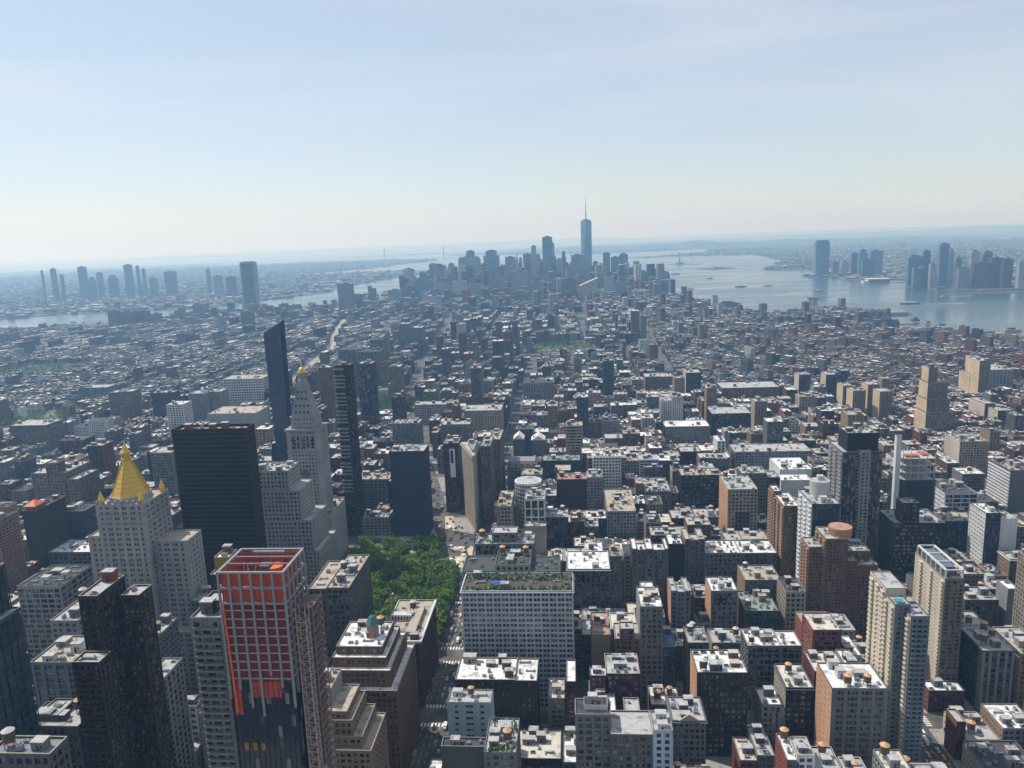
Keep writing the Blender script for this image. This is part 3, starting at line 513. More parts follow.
# ------------------------------------------------------------------ facade builder
def facade(W, G, v, st, mi, lod=0):
    """one volume: a recessed glazed core, floor bands, piers, solid flanks. W walls, G glazing."""
    x0, x1, y0, y1, z1 = v; z0 = st.get('z0', GROUND); k = st.get('k', 'P')
    if k == 'X': 
        W.box(x0, x1, y0, y1, z0, z1, mi); 
        return
    fl = st.get('fl', 3.8); bay = st.get('bay', 4.0); pw = st.get('pw', bay * .32); sh = st.get('sh', fl * .38)
    ins = .45; p = .09
    bN, bE, bW = st.get('bN', 0), st.get('bE', 0), st.get('bW', 0)
    if x1 - x0 < 2.5 or y1 - y0 < 2.5: W.box(x0, x1, y0, y1, z0, z1, mi); return
    G.box(x0 + ins, x1 - ins, y0 + ins, y1 - ins, z0, z1 - .3)
    n = max(1, int((z1 - z0 - 1) / fl)); 
    if k == 'R': sh = st.get('sh', fl * .42)
    if k == 'G': sh = .35; fl_ = fl
    if k == 'V': sh = st.get('sh', .9)
    if k == 'B': sh = 1.15
    d = p if k in ('V', 'G', 'B') else 0
    zt = z1
    W.box(x0, x1, y0, y1, z1 - .9, z1, mi)
    for i in range(n):
        zf = z1 - .9 - (i + 1) * fl + (fl - sh) * 0
        if zf < z0 + 1: break
        W.box(x0 + d, x1 - d, y0 + d, y1 - d, zf, zf + sh, mi)
        if k == 'B':   # projecting balconies, front and sides
            m2 = mi; nbx = max(1, int((x1 - x0) / 7)); wx = (x1 - x0) / nbx
            for j in range(nbx): W.box(x0 + j * wx + .9, x0 + (j + 1) * wx - .9, y0 - 1.2, y0 + .1, zf + .1, zf + 1.1, m2)
    W.box(x0, x1, y0, y1, z0, z0 + 1.2, mi)
    def line(a0, a1, horiz, fixed, sgn, blank, m):
        # piers along one side; horiz: runs in x
        L = a1 - a0
        if blank:
            q = (a0, a1, fixed - p if sgn < 0 else fixed - .4, fixed + .4 if sgn < 0 else fixed + p) 
            if horiz: W.box(q[0], q[1], q[2], q[3], z0, z1 - .02, m)
            else: W.box(q[2], q[3], q[0], q[1], z0, z1 - .02, m)
            return
        nb = max(1, round(L / bay)); b = L / nb; w = min(pw, b * .85)
        if k == 'R': nb_ = [0, nb]
        else: nb_ = range(nb + 1)
        pos = [(a0 + i * b, w if 0 < i < nb else max(w, 1.0)) for i in nb_]
        if st.get('paired') or st.get('triple'):
            k_ = 3 if st.get('triple') else 2
            for i in range(nb):
                for j in range(1, k_): pos.append((a0 + (i + j / k_) * b, .45))
        if k == 'G': pos = [(a0 + i * b, .22) for i in range(nb + 1)]
        for c, w_ in pos:
            lo, hi = max(a0, c - w_ / 2), min(a1, c + w_ / 2)
            if lo == a0: hi = a0 + w_ * (1 if k != 'G' else .5)
            if hi == a1: lo = a1 - w_ * (1 if k != 'G' else .5)
            fo, fi = (fixed - p, fixed + .35) if sgn < 0 else (fixed - .35, fixed + p)
            if horiz: W.box(lo, hi, fo, fi, z0, z1 - .05, m)
            else: W.box(fo, fi, lo, hi, z0, z1 - .05, m)
    sm = st.get('side_i', mi); fm = st.get('front_i', mi)
    line(x0, x1, True, y0, -1, bN == 1, fm); line(x0, x1, True, y1, 1, False, mi)
    e = .12
    line(y0 + e, y1 - e, False, x0, -1, bE == 1, sm); line(y0 + e, y1 - e, False, x1, 1, bW == 1, sm)
    if 'side_i' in st and not bE:    # mostly solid flank with small openings; own masonry tone, often with sunlight painted in
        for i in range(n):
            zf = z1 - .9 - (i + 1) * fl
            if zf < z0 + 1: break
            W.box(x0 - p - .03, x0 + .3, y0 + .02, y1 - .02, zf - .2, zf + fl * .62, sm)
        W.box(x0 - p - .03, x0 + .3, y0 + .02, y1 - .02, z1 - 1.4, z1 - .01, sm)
def roof_of(Wp, Rf, v, cop, mi=0):
    x0, x1, y0, y1, z1 = v; t = .35; h = 1.0
    Rf.box(x0 + t + .02, x1 - t - .02, y0 + t + .02, y1 - t - .02, z1 - .1, z1 + .18)
    for q in ((x0, x1, y0, y0 + t), (x0, x1, y1 - t, y1), (x0, x0 + t, y0 + t, y1 - t), (x1 - t, x1, y0 + t, y1 - t)):
        Wp.box(*q, z1, z1 + h, mi)
        cop.box(q[0] - .05, q[1] + .05, q[2] - .05, q[3] + .05, z1 + h, z1 + h + .12)
def clutter(parent, v, r, nb, na, nt_, wall='grey', lidg=False, rich=1):
    """stairheads, tanks, air handlers, ducts and skylights standing on one flat roof"""
    x0, x1, y0, y1, z1 = v; used = []
    def spot(rx, ry):
        for _ in range(14):
            if x1 - x0 < 2 * rx + 1.4 or y1 - y0 < 2 * ry + 1.4: return None
            x = r.uniform(x0 + rx + .7, x1 - rx - .7); y = r.uniform(y0 + ry + .7, y1 - ry - .7)
            if all(abs(x - a) > rx + c + .3 or abs(y - b) > ry + d + .3 for a, b, c, d in used): used.append((x, y, rx, ry)); return x, y, z1 + .18
    for i in range(nb):
        q = spot(3.4, 2.8)
        if q: put(BULK.get(wall, BULK['grey']), 'stair_bulkhead', parent, q, 0, (r.uniform(.8, 1), r.uniform(.8, 1), r.uniform(.8, 1.6)))
    if x1 - x0 > 15 and y1 - y0 > 17 and r.random() < .6 and nb:
        sx = r.uniform(.9, 1.6); sy = r.uniform(.8, 1.5); q = spot(3 * sx, 2.4 * sy)
        if q: put(BULK[r.choice(('grey', 'dgrey', 'tan', 'lgrey', 'beige'))], 'penthouse', parent, q, 0, (sx * .95, sy * .9, r.uniform(.8, 1.5)))
    for i in range(nt_):
        q = spot(2.2, 2.2)
        if q:
            t = put(TANK, 'water_tank', parent, q, r.uniform(0, 1.5), r.uniform(.95, 1.25)); l = bpy.data.objects.new('tank_lid', TLIDG if lidg else TLID); l.parent = t; link(l)
    for i in range(na):
        w = r.random()
        if w < .55:
            q = spot(1.7, 1.7)
            if q: put(AC, 'air_handler', parent, q, r.choice((0, 1.5708)), (r.uniform(.5, 1.1), r.uniform(.5, 1), r.uniform(.5, 1.3)))
        elif w < .8:
            q = spot(1.6, 1.2)
            if q: put(SKYL, 'skylight', parent, q, 0, r.uniform(.8, 1.4))
        else:
            q = spot(4.2, 2.8)
            if q: put(DUCT, 'roof_duct', parent, q, r.choice((0, 3.14159)), r.uniform(.7, 1))
# ------------------------------------------------------------------ ground, water, shores
def structure(mb, name, mats, kind='structure', label=None, cat=None):
    o = mb.build(name, mats); tag(o, label, cat, kind=kind); return o
def watermat():
    m, nt, b = nm('harbour_water', .22, .5); b.inputs['Base Color'].default_value = (.035, .062, .07, 1)
    bp = node(nt, 'ShaderNodeBump'); bp.inputs['Strength'].default_value = .35; bp.inputs['Distance'].default_value = 2.0
    nt.links.new(noise(nt, .03, 6), bp.inputs['Height']); nt.links.new(bp.outputs['Normal'], b.inputs['Normal'])
    nt.links.new(ramp(nt, noise(nt, .0012, 5, vs=(1, 2.2, 1)), [(.35, (.16,.16,.16)), (.6, (.30,.30,.30))]), b.inputs['Roughness'])
    return m
w = MB(); w.poly([(-40000, -1500, 1.5), (40000, -1500, 1.5), (40000, 40000, 1.5), (-40000, 40000, 1.5)], [(0, 1, 2, 3)])
structure(w, 'water', watermat())
def landmat():
    m, nt, b = nm('far_land', .95, .1)
    k = ramp(nt, noise(nt, .0011, 7), [(.36, (.045,.07,.035)), (.46, (.10,.11,.09)), (.54, (.17,.165,.155)), (.62, (.06,.085,.045))])
    k2 = ramp(nt, noise(nt, .02, 4), [(.35, (.4,.4,.4)), (.5, (1,1,1)), (.62, (1.0,1.0,1.0)), (.70, (2.2,2.1,2.0))])
    mm = node(nt, 'ShaderNodeMixRGB', blend_type='MULTIPLY'); mm.inputs['Fac'].default_value = 1; nt.links.new(k, mm.inputs['Color1']); nt.links.new(k2, mm.inputs['Color2'])
    nt.links.new(mm.outputs['Color'], b.inputs['Base Color']); return m
LANDMAT = landmat()
def asphalt():
    m, nt, b = nm('street_asphalt', .9, .2)
    k = ramp(nt, noise(nt, .06, 5), [(.35, (.06,.06,.062)), (.5, (.10,.097,.092)), (.65, (.15,.142,.132))])
    nt.links.new(mul(nt, k, noise(nt, .8, 3), .8, 1.2), b.inputs['Base Color']); return m
ASPH = asphalt(); SIDE = roofmat('sidewalk_concrete', (.30,.285,.26), (.22,.21,.20), False)
NAMES = dict(manhattan='ground', brooklyn='land', new_jersey='land', staten='land', monmouth='land', liberty='island', ellis='island', governors='island', northport='land')
def inside(px, py, poly):
    n = len(poly); c = np.zeros(np.shape(px), bool); j = n - 1
    for i in range(n):
        xi, yi = poly[i]; xj, yj = poly[j]
        with np.errstate(divide='ignore', invalid='ignore'):
            t = ((yi > py) != (yj > py)) & (px < (xj - xi) * (py - yi) / ((yj - yi) if yj != yi else 1e-9) + xi)
        c ^= t; j = i
    return c
for k, pts in LAND.items():
    l = MB(); l.prism(pts, 0.0, GROUND if k == 'manhattan' else 4.5, 0)
    structure(l, NAMES[k], ASPH if k == 'manhattan' else LANDMAT)
# far low hills beyond the harbour
hm, hnt, hb = nm('hill_woods', .95, .1); hnt.links.new(ramp(hnt, noise(hnt, .003, 6), [(.4, (.035,.055,.028)), (.6, (.09,.10,.07))]), hb.inputs['Base Color'])
def ridge(pts, w, seed):
    r = np.random.RandomState(seed); V = []; F = []; n = 120; m = 10
    P = np.array(pts, float); s = np.linspace(0, len(P) - 1.001, n)
    ph = r.rand(6) * 6.28
    for i, t in enumerate(s):
        a = int(t); q = P[a] + (P[a + 1] - P[a]) * (t - a)
        h = q[2] * (.8 + .2 * np.sin(t * 5 + ph[0]) + .12 * np.sin(t * 13 + ph[1]) + .05 * r.rand())
        for j in range(m + 1):
            u = j / m * 2 - 1; V.append((q[0], q[1] + u * w, 3 + h * math.cos(u * math.pi / 2) ** 1.3))
    for i in range(n - 1):
        for j in range(m): a = i * (m + 1) + j; F.append((a, a + m + 1, a + m + 2, a + 1))
    mb = MB(); mb.poly(V, F); return mb
hm_ = ridge([(-1500, 20500, 10), (500, 18500, 70), (2500, 17000, 115), (4200, 16500, 100), (6000, 16800, 60), (8000, 17500, 25)], 2600, 3)
structure(hm_, 'hills', hm)
hm2 = ridge([(8000, 30000, 40), (13000, 28000, 120), (18000, 26000, 150), (24000, 22000, 140), (30000, 18000, 90)], 2500, 5)
structure(hm2, 'hills', hm)
# ------------------------------------------------------------------ street grid, kerbed blocks
AVES = [-2050, -1850, -1650, -1450, -1250, -1050, -840, -625, -490, -355, -225, -75, 245, 520, 795, 1070, 1345, 1600]
def bway(y):    # centre line of the diagonal avenue
    return float(np.interp(y, [745, 835, 905, 972, 1104, 1277, 1560, 3600], [-80, -112, -136, -154, -190, -238, -315, -520]))
MAN = LAND['manhattan']
blocks = []
STY = [835 + 80.3 * (23 - n) for n in range(32, 13, -1)]
for a, b in zip(AVES[:-1], AVES[1:]):
    for y0, y1 in zip(STY[:-1], STY[1:]):
        blocks.append((a + 14, b - 14, y0 + 8.5, y1 - 8.5))
PARK = (-211, -92, 606, 826)
def inpark(x, y): return PARK[0] < x < PARK[1] and PARK[2] < y < PARK[3]
sw = MB(); pk = MB()
for x0, x1, y0, y1 in blocks:
    cx, cy2 = (x0 + x1) / 2, (y0 + y1) / 2
    if abs(cx - bway(cy2)) < 170 and cy2 > 745 and x0 < bway(cy2) < x1:       # cut by the diagonal
        for lo, hi in ((x0, None), (None, x1)):
            if lo is not None: p = [(lo, y0), (bway(y0) - 13, y0), (bway(y1) - 13, y1), (lo, y1)]
            else: p = [(bway(y0) + 13, y0), (hi, y0), (hi, y1), (bway(y1) + 13, y1)]
            if p[1][0] - p[0][0] > 3 and p[2][0] - p[3][0] > 3 : sw.prism(p, GROUND, GROUND + .14)
            elif max(p[1][0] - p[0][0], p[2][0] - p[3][0]) > 6:
                sw.prism([q for q in ([p[0], p[1], p[2], p[3]])], GROUND, GROUND + .14) if min(p[1][0] - p[0][0], p[2][0] - p[3][0]) > 0 else None
        continue
    if inpark(cx, cy2): continue
    sw.box(x0, x1, y0, y1, GROUND, GROUND + .14)
structure(sw, 'pavement', SIDE)
pm = roofmat('park_lawn', (.07,.11,.035), (.22,.19,.14), False)
pk.prism([(PARK[0], PARK[2]), (PARK[1], PARK[2]), (PARK[1] - 4, 745), (-116, PARK[3]), (PARK[0], PARK[3])], GROUND, GROUND + .15)
structure(pk, 'park_lawn', pm)
pp = MB()   # paths through the park and its paved rim
for a, b in (((-205, 612), (-100, 735)), ((-100, 612), (-200, 735)), ((-205, 720), (-118, 818)), ((-150, 610), (-150, 822)), ((-205, 680), (-98, 680))):
    d = Vector((b[0] - a[0], b[1] - a[1], 0)).normalized(); n_ = Vector((-d.y, d.x, 0)) * 2
    pp.poly([(a[0] - n_.x, a[1] - n_.y, 6.154), (b[0] - n_.x, b[1] - n_.y, 6.154), (b[0] + n_.x, b[1] + n_.y, 6.154), (a[0] + n_.x, a[1] + n_.y, 6.154)], [(3, 2, 1, 0)])
# keep the path sheets from sharing one plane
for i in range(5):
    for j in range(4): v = pp.v[i * 4 + j]; pp.v[i * 4 + j] = (v[0], v[1], v[2] + .004 * i)
pp.f = [f[::-1] for f in pp.f]
structure(pp, 'path', plain('park_path', (.40,.35,.28), .9))
pz = MB()   # pale plaza where the avenue and the diagonal cross
pz.poly([(-108, 752, 6.02), (-80, 752, 6.02), (-87, 850, 6.02), (-121, 912, 6.02), (-131, 912, 6.02), (-118, 835, 6.02)], [(0, 1, 2, 3, 4, 5)])
structure(pz, 'plaza', plain('plaza_paving', (.50,.42,.33), .9))
mk = MB()   # lane lines and crossings
def cross_x(x0, x1, y, n=9):
    for i in range(n): a = x0 + (x1 - x0) * (i + .25) / n; mk.poly([(a, y - 2, 6.012), (a + (x1 - x0) / n * .5, y - 2, 6.012), (a + (x1 - x0) / n * .5, y + 2, 6.012), (a, y + 2, 6.012)], [(0, 1, 2, 3)])
def cross_y(y0, y1, x, n=6):
    for i in range(n): a = y0 + (y1 - y0) * (i + .25) / n; mk.poly([(x - 2, a, 6.012), (x + 2, a, 6.012), (x + 2, a + (y1 - y0) / n * .5, 6.012), (x - 2, a + (y1 - y0) / n * .5, 6.012)], [(0, 1, 2, 3)])
for Y in STY:
    if Y > 1300: continue
    for ax in (-75, 245, 520): 
        cross_x(ax - 11, ax + 11, Y - 10.8); cross_x(ax - 11, ax + 11, Y + 10.8); cross_y(Y - 6, Y + 6, ax - 16.2); cross_y(Y - 6, Y + 6, ax + 16.2)
for ax in (-75, 245, 520):
    for off in (-6, -2, 2, 6):
        y = 300.
        while y < 1500:
            if min(abs(y - s) for s in STY) > 15: mk.poly([(ax + off - .12, y, 6.008), (ax + off + .12, y, 6.008), (ax + off + .12, y + 3, 6.008), (ax + off - .12, y + 3, 6.008)], [(0, 1, 2, 3)])
            y += 9
structure(mk, 'road_markings', plain('road_paint', (.70,.70,.66), .8))
# ------------------------------------------------------------------ hero buildings
def hsh(s): return random.Random(s)
FOOT = []      # footprints (x0,x1,y0,y1)
VIS = []
def gable_bits(parent, v, mi_mat):
    x0, x1, y0, y1, z = v; xm = (x0 + x1) / 2; g = MB()
    vs = [(xm - 6, y0 - .5, z + .9), (xm + 6, y0 - .5, z + .9), (xm + 3.5, y0 - .5, z + 2.6), (xm, y0 - .5, z + 5), (xm - 3.5, y0 - .5, z + 2.6)]
    vs2 = [(a, b + 1.2, c) for a, b, c in vs]
    g.poly(vs + vs2, [(0, 1, 2, 3, 4), (9, 8, 7, 6, 5)] + [(i, i + 5, (i + 1) % 5 + 5, (i + 1) % 5) for i in range(5)])
    g.build('gable', mi_mat, parent, 'world')
def building(row):
    name, cat, label, m, k, vols, o = row
    r = hsh(label); V = [list(v[:5]) for v in vols]; ov = [(v[5] if len(v) > 5 else {}) for v in vols]
    cx = (V[0][0] + V[0][1]) / 2; cyy = (V[0][2] + V[0][3]) / 2
    root = empty(name, (cx, cyy, GROUND)); tag(root, label, cat)
    mats = []
    def mi(nm_): 
        mt = WM[nm_]
        if mt not in mats: mats.append(mt)
        return mats.index(mt)
    base = dict(k=k, fl=o.get('fl', r.choice((3.7, 3.9, 4.0))), bay=o.get('bay', r.choice((3.4, 3.9, 4.4))))
    for q in ('pw', 'sh', 'bN', 'bE', 'bW', 'paired', 'triple'):
        if q in o: base[q] = o[q]
    if o.get('bN') == .6: base['bN'] = 0; base['pw'] = base['bay'] * .6
    W = MB(); G = MB(); Rf = MB(); Cp = MB()
    far = V[0][2] > 1150
    rank = []
    for i, v in enumerate(V):
        s = dict(base); s.update(ov[i]); mm = mi(s.get('m', m)); s['front_i'] = mi(o['front']) if 'front' in o else mm
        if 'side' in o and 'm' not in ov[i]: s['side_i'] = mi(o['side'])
        if s['bay'] and far: s['bay'] *= 1.0
        c = ((v[0] + v[1]) / 2, (v[2] + v[3]) / 2); z0 = GROUND
        for u in V:
            if u is not v and u[0] - .6 <= v[0] and u[1] + .6 >= v[1] and u[2] - .1 <= v[2] and u[3] + 3 >= v[3] and u[4] < v[4]: z0 = max(z0, u[4] - .05)
        s['z0'] = z0
        if s.get('drum'):
            rad = (v[1] - v[0]) / 2; cy3 = v[2] + (rad if s['drum'] == 1 else rad); zb = max([u[4] for u in V if u is not v and not (u[4] > v[4])] or [GROUND])
            if s['drum'] == 3: zb = GROUND
            D = MB(); D.cyl(c[0], cy3, zb - .5 if zb > GROUND else zb, v[4], rad, rad, 28, 0)
            if s['drum'] == 2:
                for q in range(28):
                    a = q / 28 * 6.28318; D.bar((c[0] + rad * math.cos(a), cy3 + rad * math.sin(a), zb), (c[0] + rad * math.cos(a), cy3 + rad * math.sin(a), v[4] + .6), .6)
                D.cyl(c[0], cy3, v[4] - 1, v[4] + .8, rad + .4, rad + .4, 28, 0)
            if s['drum'] == 1:
                D.cyl(c[0], cy3, zb - 4, zb + .5, rad * 1.35, rad * 1.35, 28, 0); D.box(c[0] - 2, c[0] + 3, cy3 - 2, cy3 + 3, v[4], v[4] + 4, 0)
            if s['drum'] == 3:
                z = GROUND + 6; E_ = MB(); E_.cyl(c[0], cy3, GROUND, v[4] - 1, rad - .25, rad - .25, 28); E_.build('glazing', GM['gd'], root, 'world')
                D = MB()
                while z < v[4]: D.cyl(c[0], cy3, z, z + 1.5, rad, rad, 28, 0); z += 4.4
                D.cyl(c[0], cy3, v[4] - 1.5, v[4] + .8, rad + .2, rad + .2, 28, 0)
                for q in range(28):
                    a = q / 28 * 6.28318; D.bar((c[0] + rad * math.cos(a), cy3 + rad * math.sin(a), GROUND), (c[0] + rad * math.cos(a), cy3 + rad * math.sin(a), v[4]), .7)
            D.build('rooftop_drum' if s['drum'] < 3 else 'rounded_front', {1: M_conc, 2: plain('ribbed_orange_brick', (.40,.20,.11), .85), 3: WM['white']}[s['drum']], root, 'world')
            D2 = MB(); D2.cyl(c[0], cy3, v[4] + .02, v[4] + (.25 if s['drum'] == 1 else .85), rad * .9, rad * .9, 28); D2.build('drum_roof', RM['rlight' if s['drum'] != 2 else 'rterra'], root, 'world')
            continue
        if s.get('turret'):
            T = MB(); rad = (v[1] - v[0]) / 2 * 1.02; cz = (v[2] + v[3]) / 2; T.cyl(c[0], cz, z0 - 14, v[4] - 3.2, rad, rad, 8); T.build('turret', plain('turret_brick', (.28,.19,.14), .9), root, 'world')
            T = MB(); T.cyl(c[0], cz, v[4] - 3.2, v[4] + 1.5, rad * 1.12, rad * .45, 8); T.cyl(c[0], cz, v[4] + 1.5, v[4] + 5, .4, .1, 6); T.build('turret_cap', WM['copper'], root, 'world'); continue
        if s.get('open'):
            F_ = MB(); x0, x1, y0, y1, z1 = v; zb = V[0][4]
            z = zb
            while z < z1 + .1: F_.box(x0, x1, y0, y1, z, z + .5); z += (z1 - zb) / 3
            for a in range(5):
                for b in range(4):
                    xx = x0 + .3 + (x1 - x0 - .6) * a / 4; yy = y0 + .3 + (y1 - y0 - .6) * b / 3; F_.box(xx - .3, xx + .3, yy - .3, yy + .3, zb, z1 + 3)
            F_.build('bare_floors', M_conc, root, 'world')
            N = MB(); N.box(x0 + 4, x1 - 14, y0 + 3, y0 + 10, z1 + .5, z1 + 2.6); N.box(x1 - 9, x1 - 3, y0 + 8, y1 - 8, z1 + .5, z1 + 2); N.build('orange_netting', plain('orange_net', (.34,.10,.06), .8), root, 'world'); continue
        facade(W, G, v, s, mm)
        roof_of(W, Rf, v, Cp, mm)
        rank.append(((v[1] - v[0]) * (v[3] - v[2]), v))
        if o.get('zig') == 1 and s['k'] != 'X' and i < 4:
            Z = W; mz = s.get('side_i', mm); L = v[3] - v[2]; z = v[4] - 3
            ys = [v[2] + .8, v[2] + L * .38, v[2] + L * .72] if L > 14 else [v[2] + .8]
            while z > GROUND + 8:
                for yy in ys: Z.box(v[0] - 1.5, v[0] + .1, yy, yy + min(4.2, L * .22), z, z + 1.45, mz)
                z -= s['fl']
        if o.get('zig') == 2:
            z = v[4] - 2
            while z > GROUND + 4: W.box(v[0] - .5, v[0] + .1, v[2] + 1, v[3] - 1, z - 1.9, z, s.get('side_i', mm)); z -= 3.6
        if o.get('zigW'):
            z = v[4] - 3
            while z > GROUND + 8: W.box(v[1] - .1, v[1] + 1.4, v[2] + 2, v[3] - 2, z, z + 1.3, mm); z -= s['fl']
    W.build('wall', mats, root, 'world')
    if not G.empty(): G.build('glazing', GM[o.get('gl', 'gd')], root, 'world')
    Rf.build('roof', RM[o.get('r', r.choice(('rlight', 'rlight', 'rwhite', 'rtar')))], root, 'world')
    cp = o.get('cor'); Cp.build('parapet_coping', WM[cp] if cp else r.choice((WM['lgrey'], WM['grey'], WM['beige'])), root, 'world')
    v0 = V[0]
    if cp:   # a projecting cornice under the roof line
        C_ = MB(); x0, x1, y0, y1, z1 = v0
        C_.box(x0 - .9, x1 + .9, y0 - .9, y0 + .05, z1 - .7, z1 - .05); C_.box(x0 - .9, x0 + .05, y0 + .05, y1, z1 - .7, z1 - .05); C_.box(x1 - .05, x1 + .9, y0 + .05, y1, z1 - .7, z1 - .05)
        if cp == 'white' and o.get('deck'): C_.box(x0 - 1.4, x1 + 1.4, y0 - 1.4, y0 + .04, z1 + .3, z1 + 1.3); C_.box(x1 + .06, x1 + 1.4, y0 + .04, y1, z1 + .3, z1 + 1.3)
        C_.build('cornice', WM[cp], root, 'world')
    tops = sorted(rank, key=lambda q: -q[1][4]); main = max(rank, key=lambda q: q[0])[1] if rank else V[0]
    dist = V[0][2]
    if not o.get('skipclut'):
        A = (main[1] - main[0]) * (main[3] - main[2]); sc = 1 if dist < 1000 else .45
        nb = o.get('bk', 1 if A < 500 else 2); na = o.get('ac', int(min(14, A / 70)) if dist < 1150 else 2); nt_ = o.get('tk', 1 if r.random() < .4 and k == 'P' and dist < 1000 else 0)
        covered = any(u[1][4] > main[4] + 1 and u[1][0] > main[0] - 1 and u[1][2] >= main[2] - 1 and u[1][3] <= main[3] + 3 and (u[0] > .35 * A) for u in rank if u[1] is not main)
        t = tops[0][1] if covered and tops else main
        wallk = r.choice(('grey', 'lgrey', 'white', 'beige', 'dgrey')) if m not in ('brown', 'dbrown', 'red', 'maroon', 'dred') else r.choice(('brown', 'red', 'grey'))
        if not o.get('pool') and not o.get('truss') and not any(x.get('open') for x in ov): clutter(root, t, r, min(nb, 4), na, nt_, wallk, r.random() < .3)
        if len(rank) > 1 and not covered:
            for q in rank:
                if q[1] is not main and q[0] > 60: clutter(root, q[1], r, 0, int(min(4, q[0] / 60)), 0, wallk)
    x0, x1, y0, y1, z1 = v0; xm = (x0 + x1) / 2
    if o.get('gable'): gable_bits(root, (x0, x1, y0, y1, z1), WM['beige'])
    if o.get('mans') or any(q.get('gab') for q in ov):
        for v in (V if any(q.get('gab') for q in ov) else [v0]):
            M_ = MB(); a, b, c_, d, z = v
            if o.get('mans'): M_.prism([(a, c_), (b, c_), (b, d), (a, d)], z + 1, z + 7, 0, [(a + 2.5, c_ + 2.5), (b - 2.5, c_ + 2.5), (b - 2.5, d - 2.5), (a + 2.5, d - 2.5)])
            else: xx = (a + b) / 2; M_.poly([(a, c_, z + 1.1), (b, c_, z + 1.1), (xx, c_, z + 8), (a, d, z + 1.1), (b, d, z + 1.1), (xx, d, z + 8)], [(0, 1, 2), (5, 4, 3), (0, 2, 5, 3), (2, 1, 4, 5), (0, 3, 4, 1)])
            M_.build('mansard_roof' if o.get('mans') else 'gable_roof', WM['lgrey'] if o.get('mans') else RM['rwhite'], root, 'world')
        if o.get('mans'):
            for q in range(5):
                xx = x0 + (x1 - x0) * (q + .5) / 5; M_ = MB(); M_.box(xx - 1.3, xx + 1.3, y0 + .2, y0 + 3, z1 + 1, z1 + 4.4); M_.box(xx - .8, xx + .8, y0 + .1, y0 + .19, z1 + 1.6, z1 + 3.8, 1); M_.build('dormer', [WM['lgrey'], M_dark], root, 'world')
    if o.get('dome'):
        D = MB(); c3 = ((x0 + x1) / 2 + 2, y0 + 13)
        D.cyl(*c3, z1 + 1, z1 + 4, 6, 6, 20); pr = 6; z = z1 + 4
        for q in range(5): a0 = q / 5 * 1.4; a1 = (q + 1) / 5 * 1.4; D.cyl(*c3, z1 + 4 + 5 * math.sin(a0), z1 + 4 + 5 * math.sin(a1), 6 * math.cos(a0), 6 * math.cos(a1), 20)
        D.build('dome', WM['beige'], root, 'world')
    if o.get('cren'):
        D = MB()
        for q in range(int((x1 - x0) / 2.5)): D.box(x0 + q * 2.5, x0 + q * 2.5 + 1.2, y0 - .2, y0 + .3, z1 + 1.13, z1 + 2.2)
        D.build('cresting', WM['lgrey'], root, 'world')
    if o.get('garden') or o.get('r') == 'rgreen':
        v = main; D = MB(); rr = random.Random(5)
        for q in range(260 if v[1] - v[0] > 40 else 45):
            a = rr.uniform(v[0] + 1, v[1] - 1); b = rr.choice((v[2] + rr.uniform(1, 5), v[3] - rr.uniform(1, 12))); h = rr.uniform(.8, 2.6); w_ = rr.uniform(.4, 1.1)
            D.cyl(a, b, v[4] + .2, v[4] + .2 + h, w_ * .5, w_, 6); D.cyl(a, b, v[4] + .2 + h, v[4] + .2 + h * 1.4, w_, .2, 6)
        D.build('planter_greenery', M_leaf2, root, 'world')
        if v[1] - v[0] > 40:
            D = MB(); a = v[0] + 20; D.box(a, a + 13, v[2] + 8, v[2] + 11, v[4] + 3, v[4] + 3.3); 
            for q in (a, a + 12.7): D.box(q, q + .3, v[2] + 8, v[2] + 8.3, v[4], v[4] + 3); D.box(q, q + .3, v[2] + 10.7, v[2] + 11, v[4], v[4] + 3)
            D.build('blue_awning', plain('awning_blue', (.03,.08,.5), .7), root, 'world')
            for q in range(26):
                T = MB(); a = v[0] + 6 + q * 2.7; b = v[2] + 2.6 + (q % 3); T.cyl(a, b, v[4] + .9, v[4] + 1.0, .6, .6, 8); T.cyl(a, b, v[4] + .15, v[4] + .9, .08, .08, 5); T.box(a + .8, a + 1.3, b - .2, b + .3, v[4] + .15, v[4] + .65)
                T.build('terrace_table', plain('table_orange', (.5,.28,.08)) if q == 0 else bpy.data.materials['table_orange'], root, 'world')
    if o.get('deck'):
        v = main; D = MB(); D.box(v[0] + 1, v[1] - 12, v[2] + 30, v[2] + 36, v[4] + .2, v[4] + 5, 0)
        for q in range(7): D.box(v[0] + 2 + q * 2.2, v[0] + 3.1 + q * 2.2, v[2] + 29.9, v[2] + 29.99, v[4] + 1.2, v[4] + 3.6, 1)
        D.box(v[1] - 12, v[1] - 5, v[2] + 8, v[3] - 14, v[4] + .2, v[4] + 3.5, 2)
        D.build('penthouse', [WM['white'], M_dark, RM['rtan']], root, 'world')
    if o.get('arches'):
        D = MB(); nb_ = max(4, int((x1 - x0) / 5)); 
        for q in range(nb_):
            xx = x0 + (x1 - x0) * (q + .5) / nb_; wd = (x1 - x0) / nb_ * .28
            pts = [(xx - wd, z1 - 9), (xx + wd, z1 - 9)] + [(xx + wd * math.cos(t), z1 - 4 + wd * math.sin(t)) for t in np.linspace(0, math.pi, 7)]
            D.poly([(a, y0 - .18, b) for a, b in pts] + [(a, y0 - .02, b) for a, b in pts], [tuple(range(9)), tuple(range(17, 8, -1))] + [(i, i + 9, (i + 1) % 9 + 9, (i + 1) % 9) for i in range(9)])
        D.build('arched_glazing', GM['gd'], root, 'world')
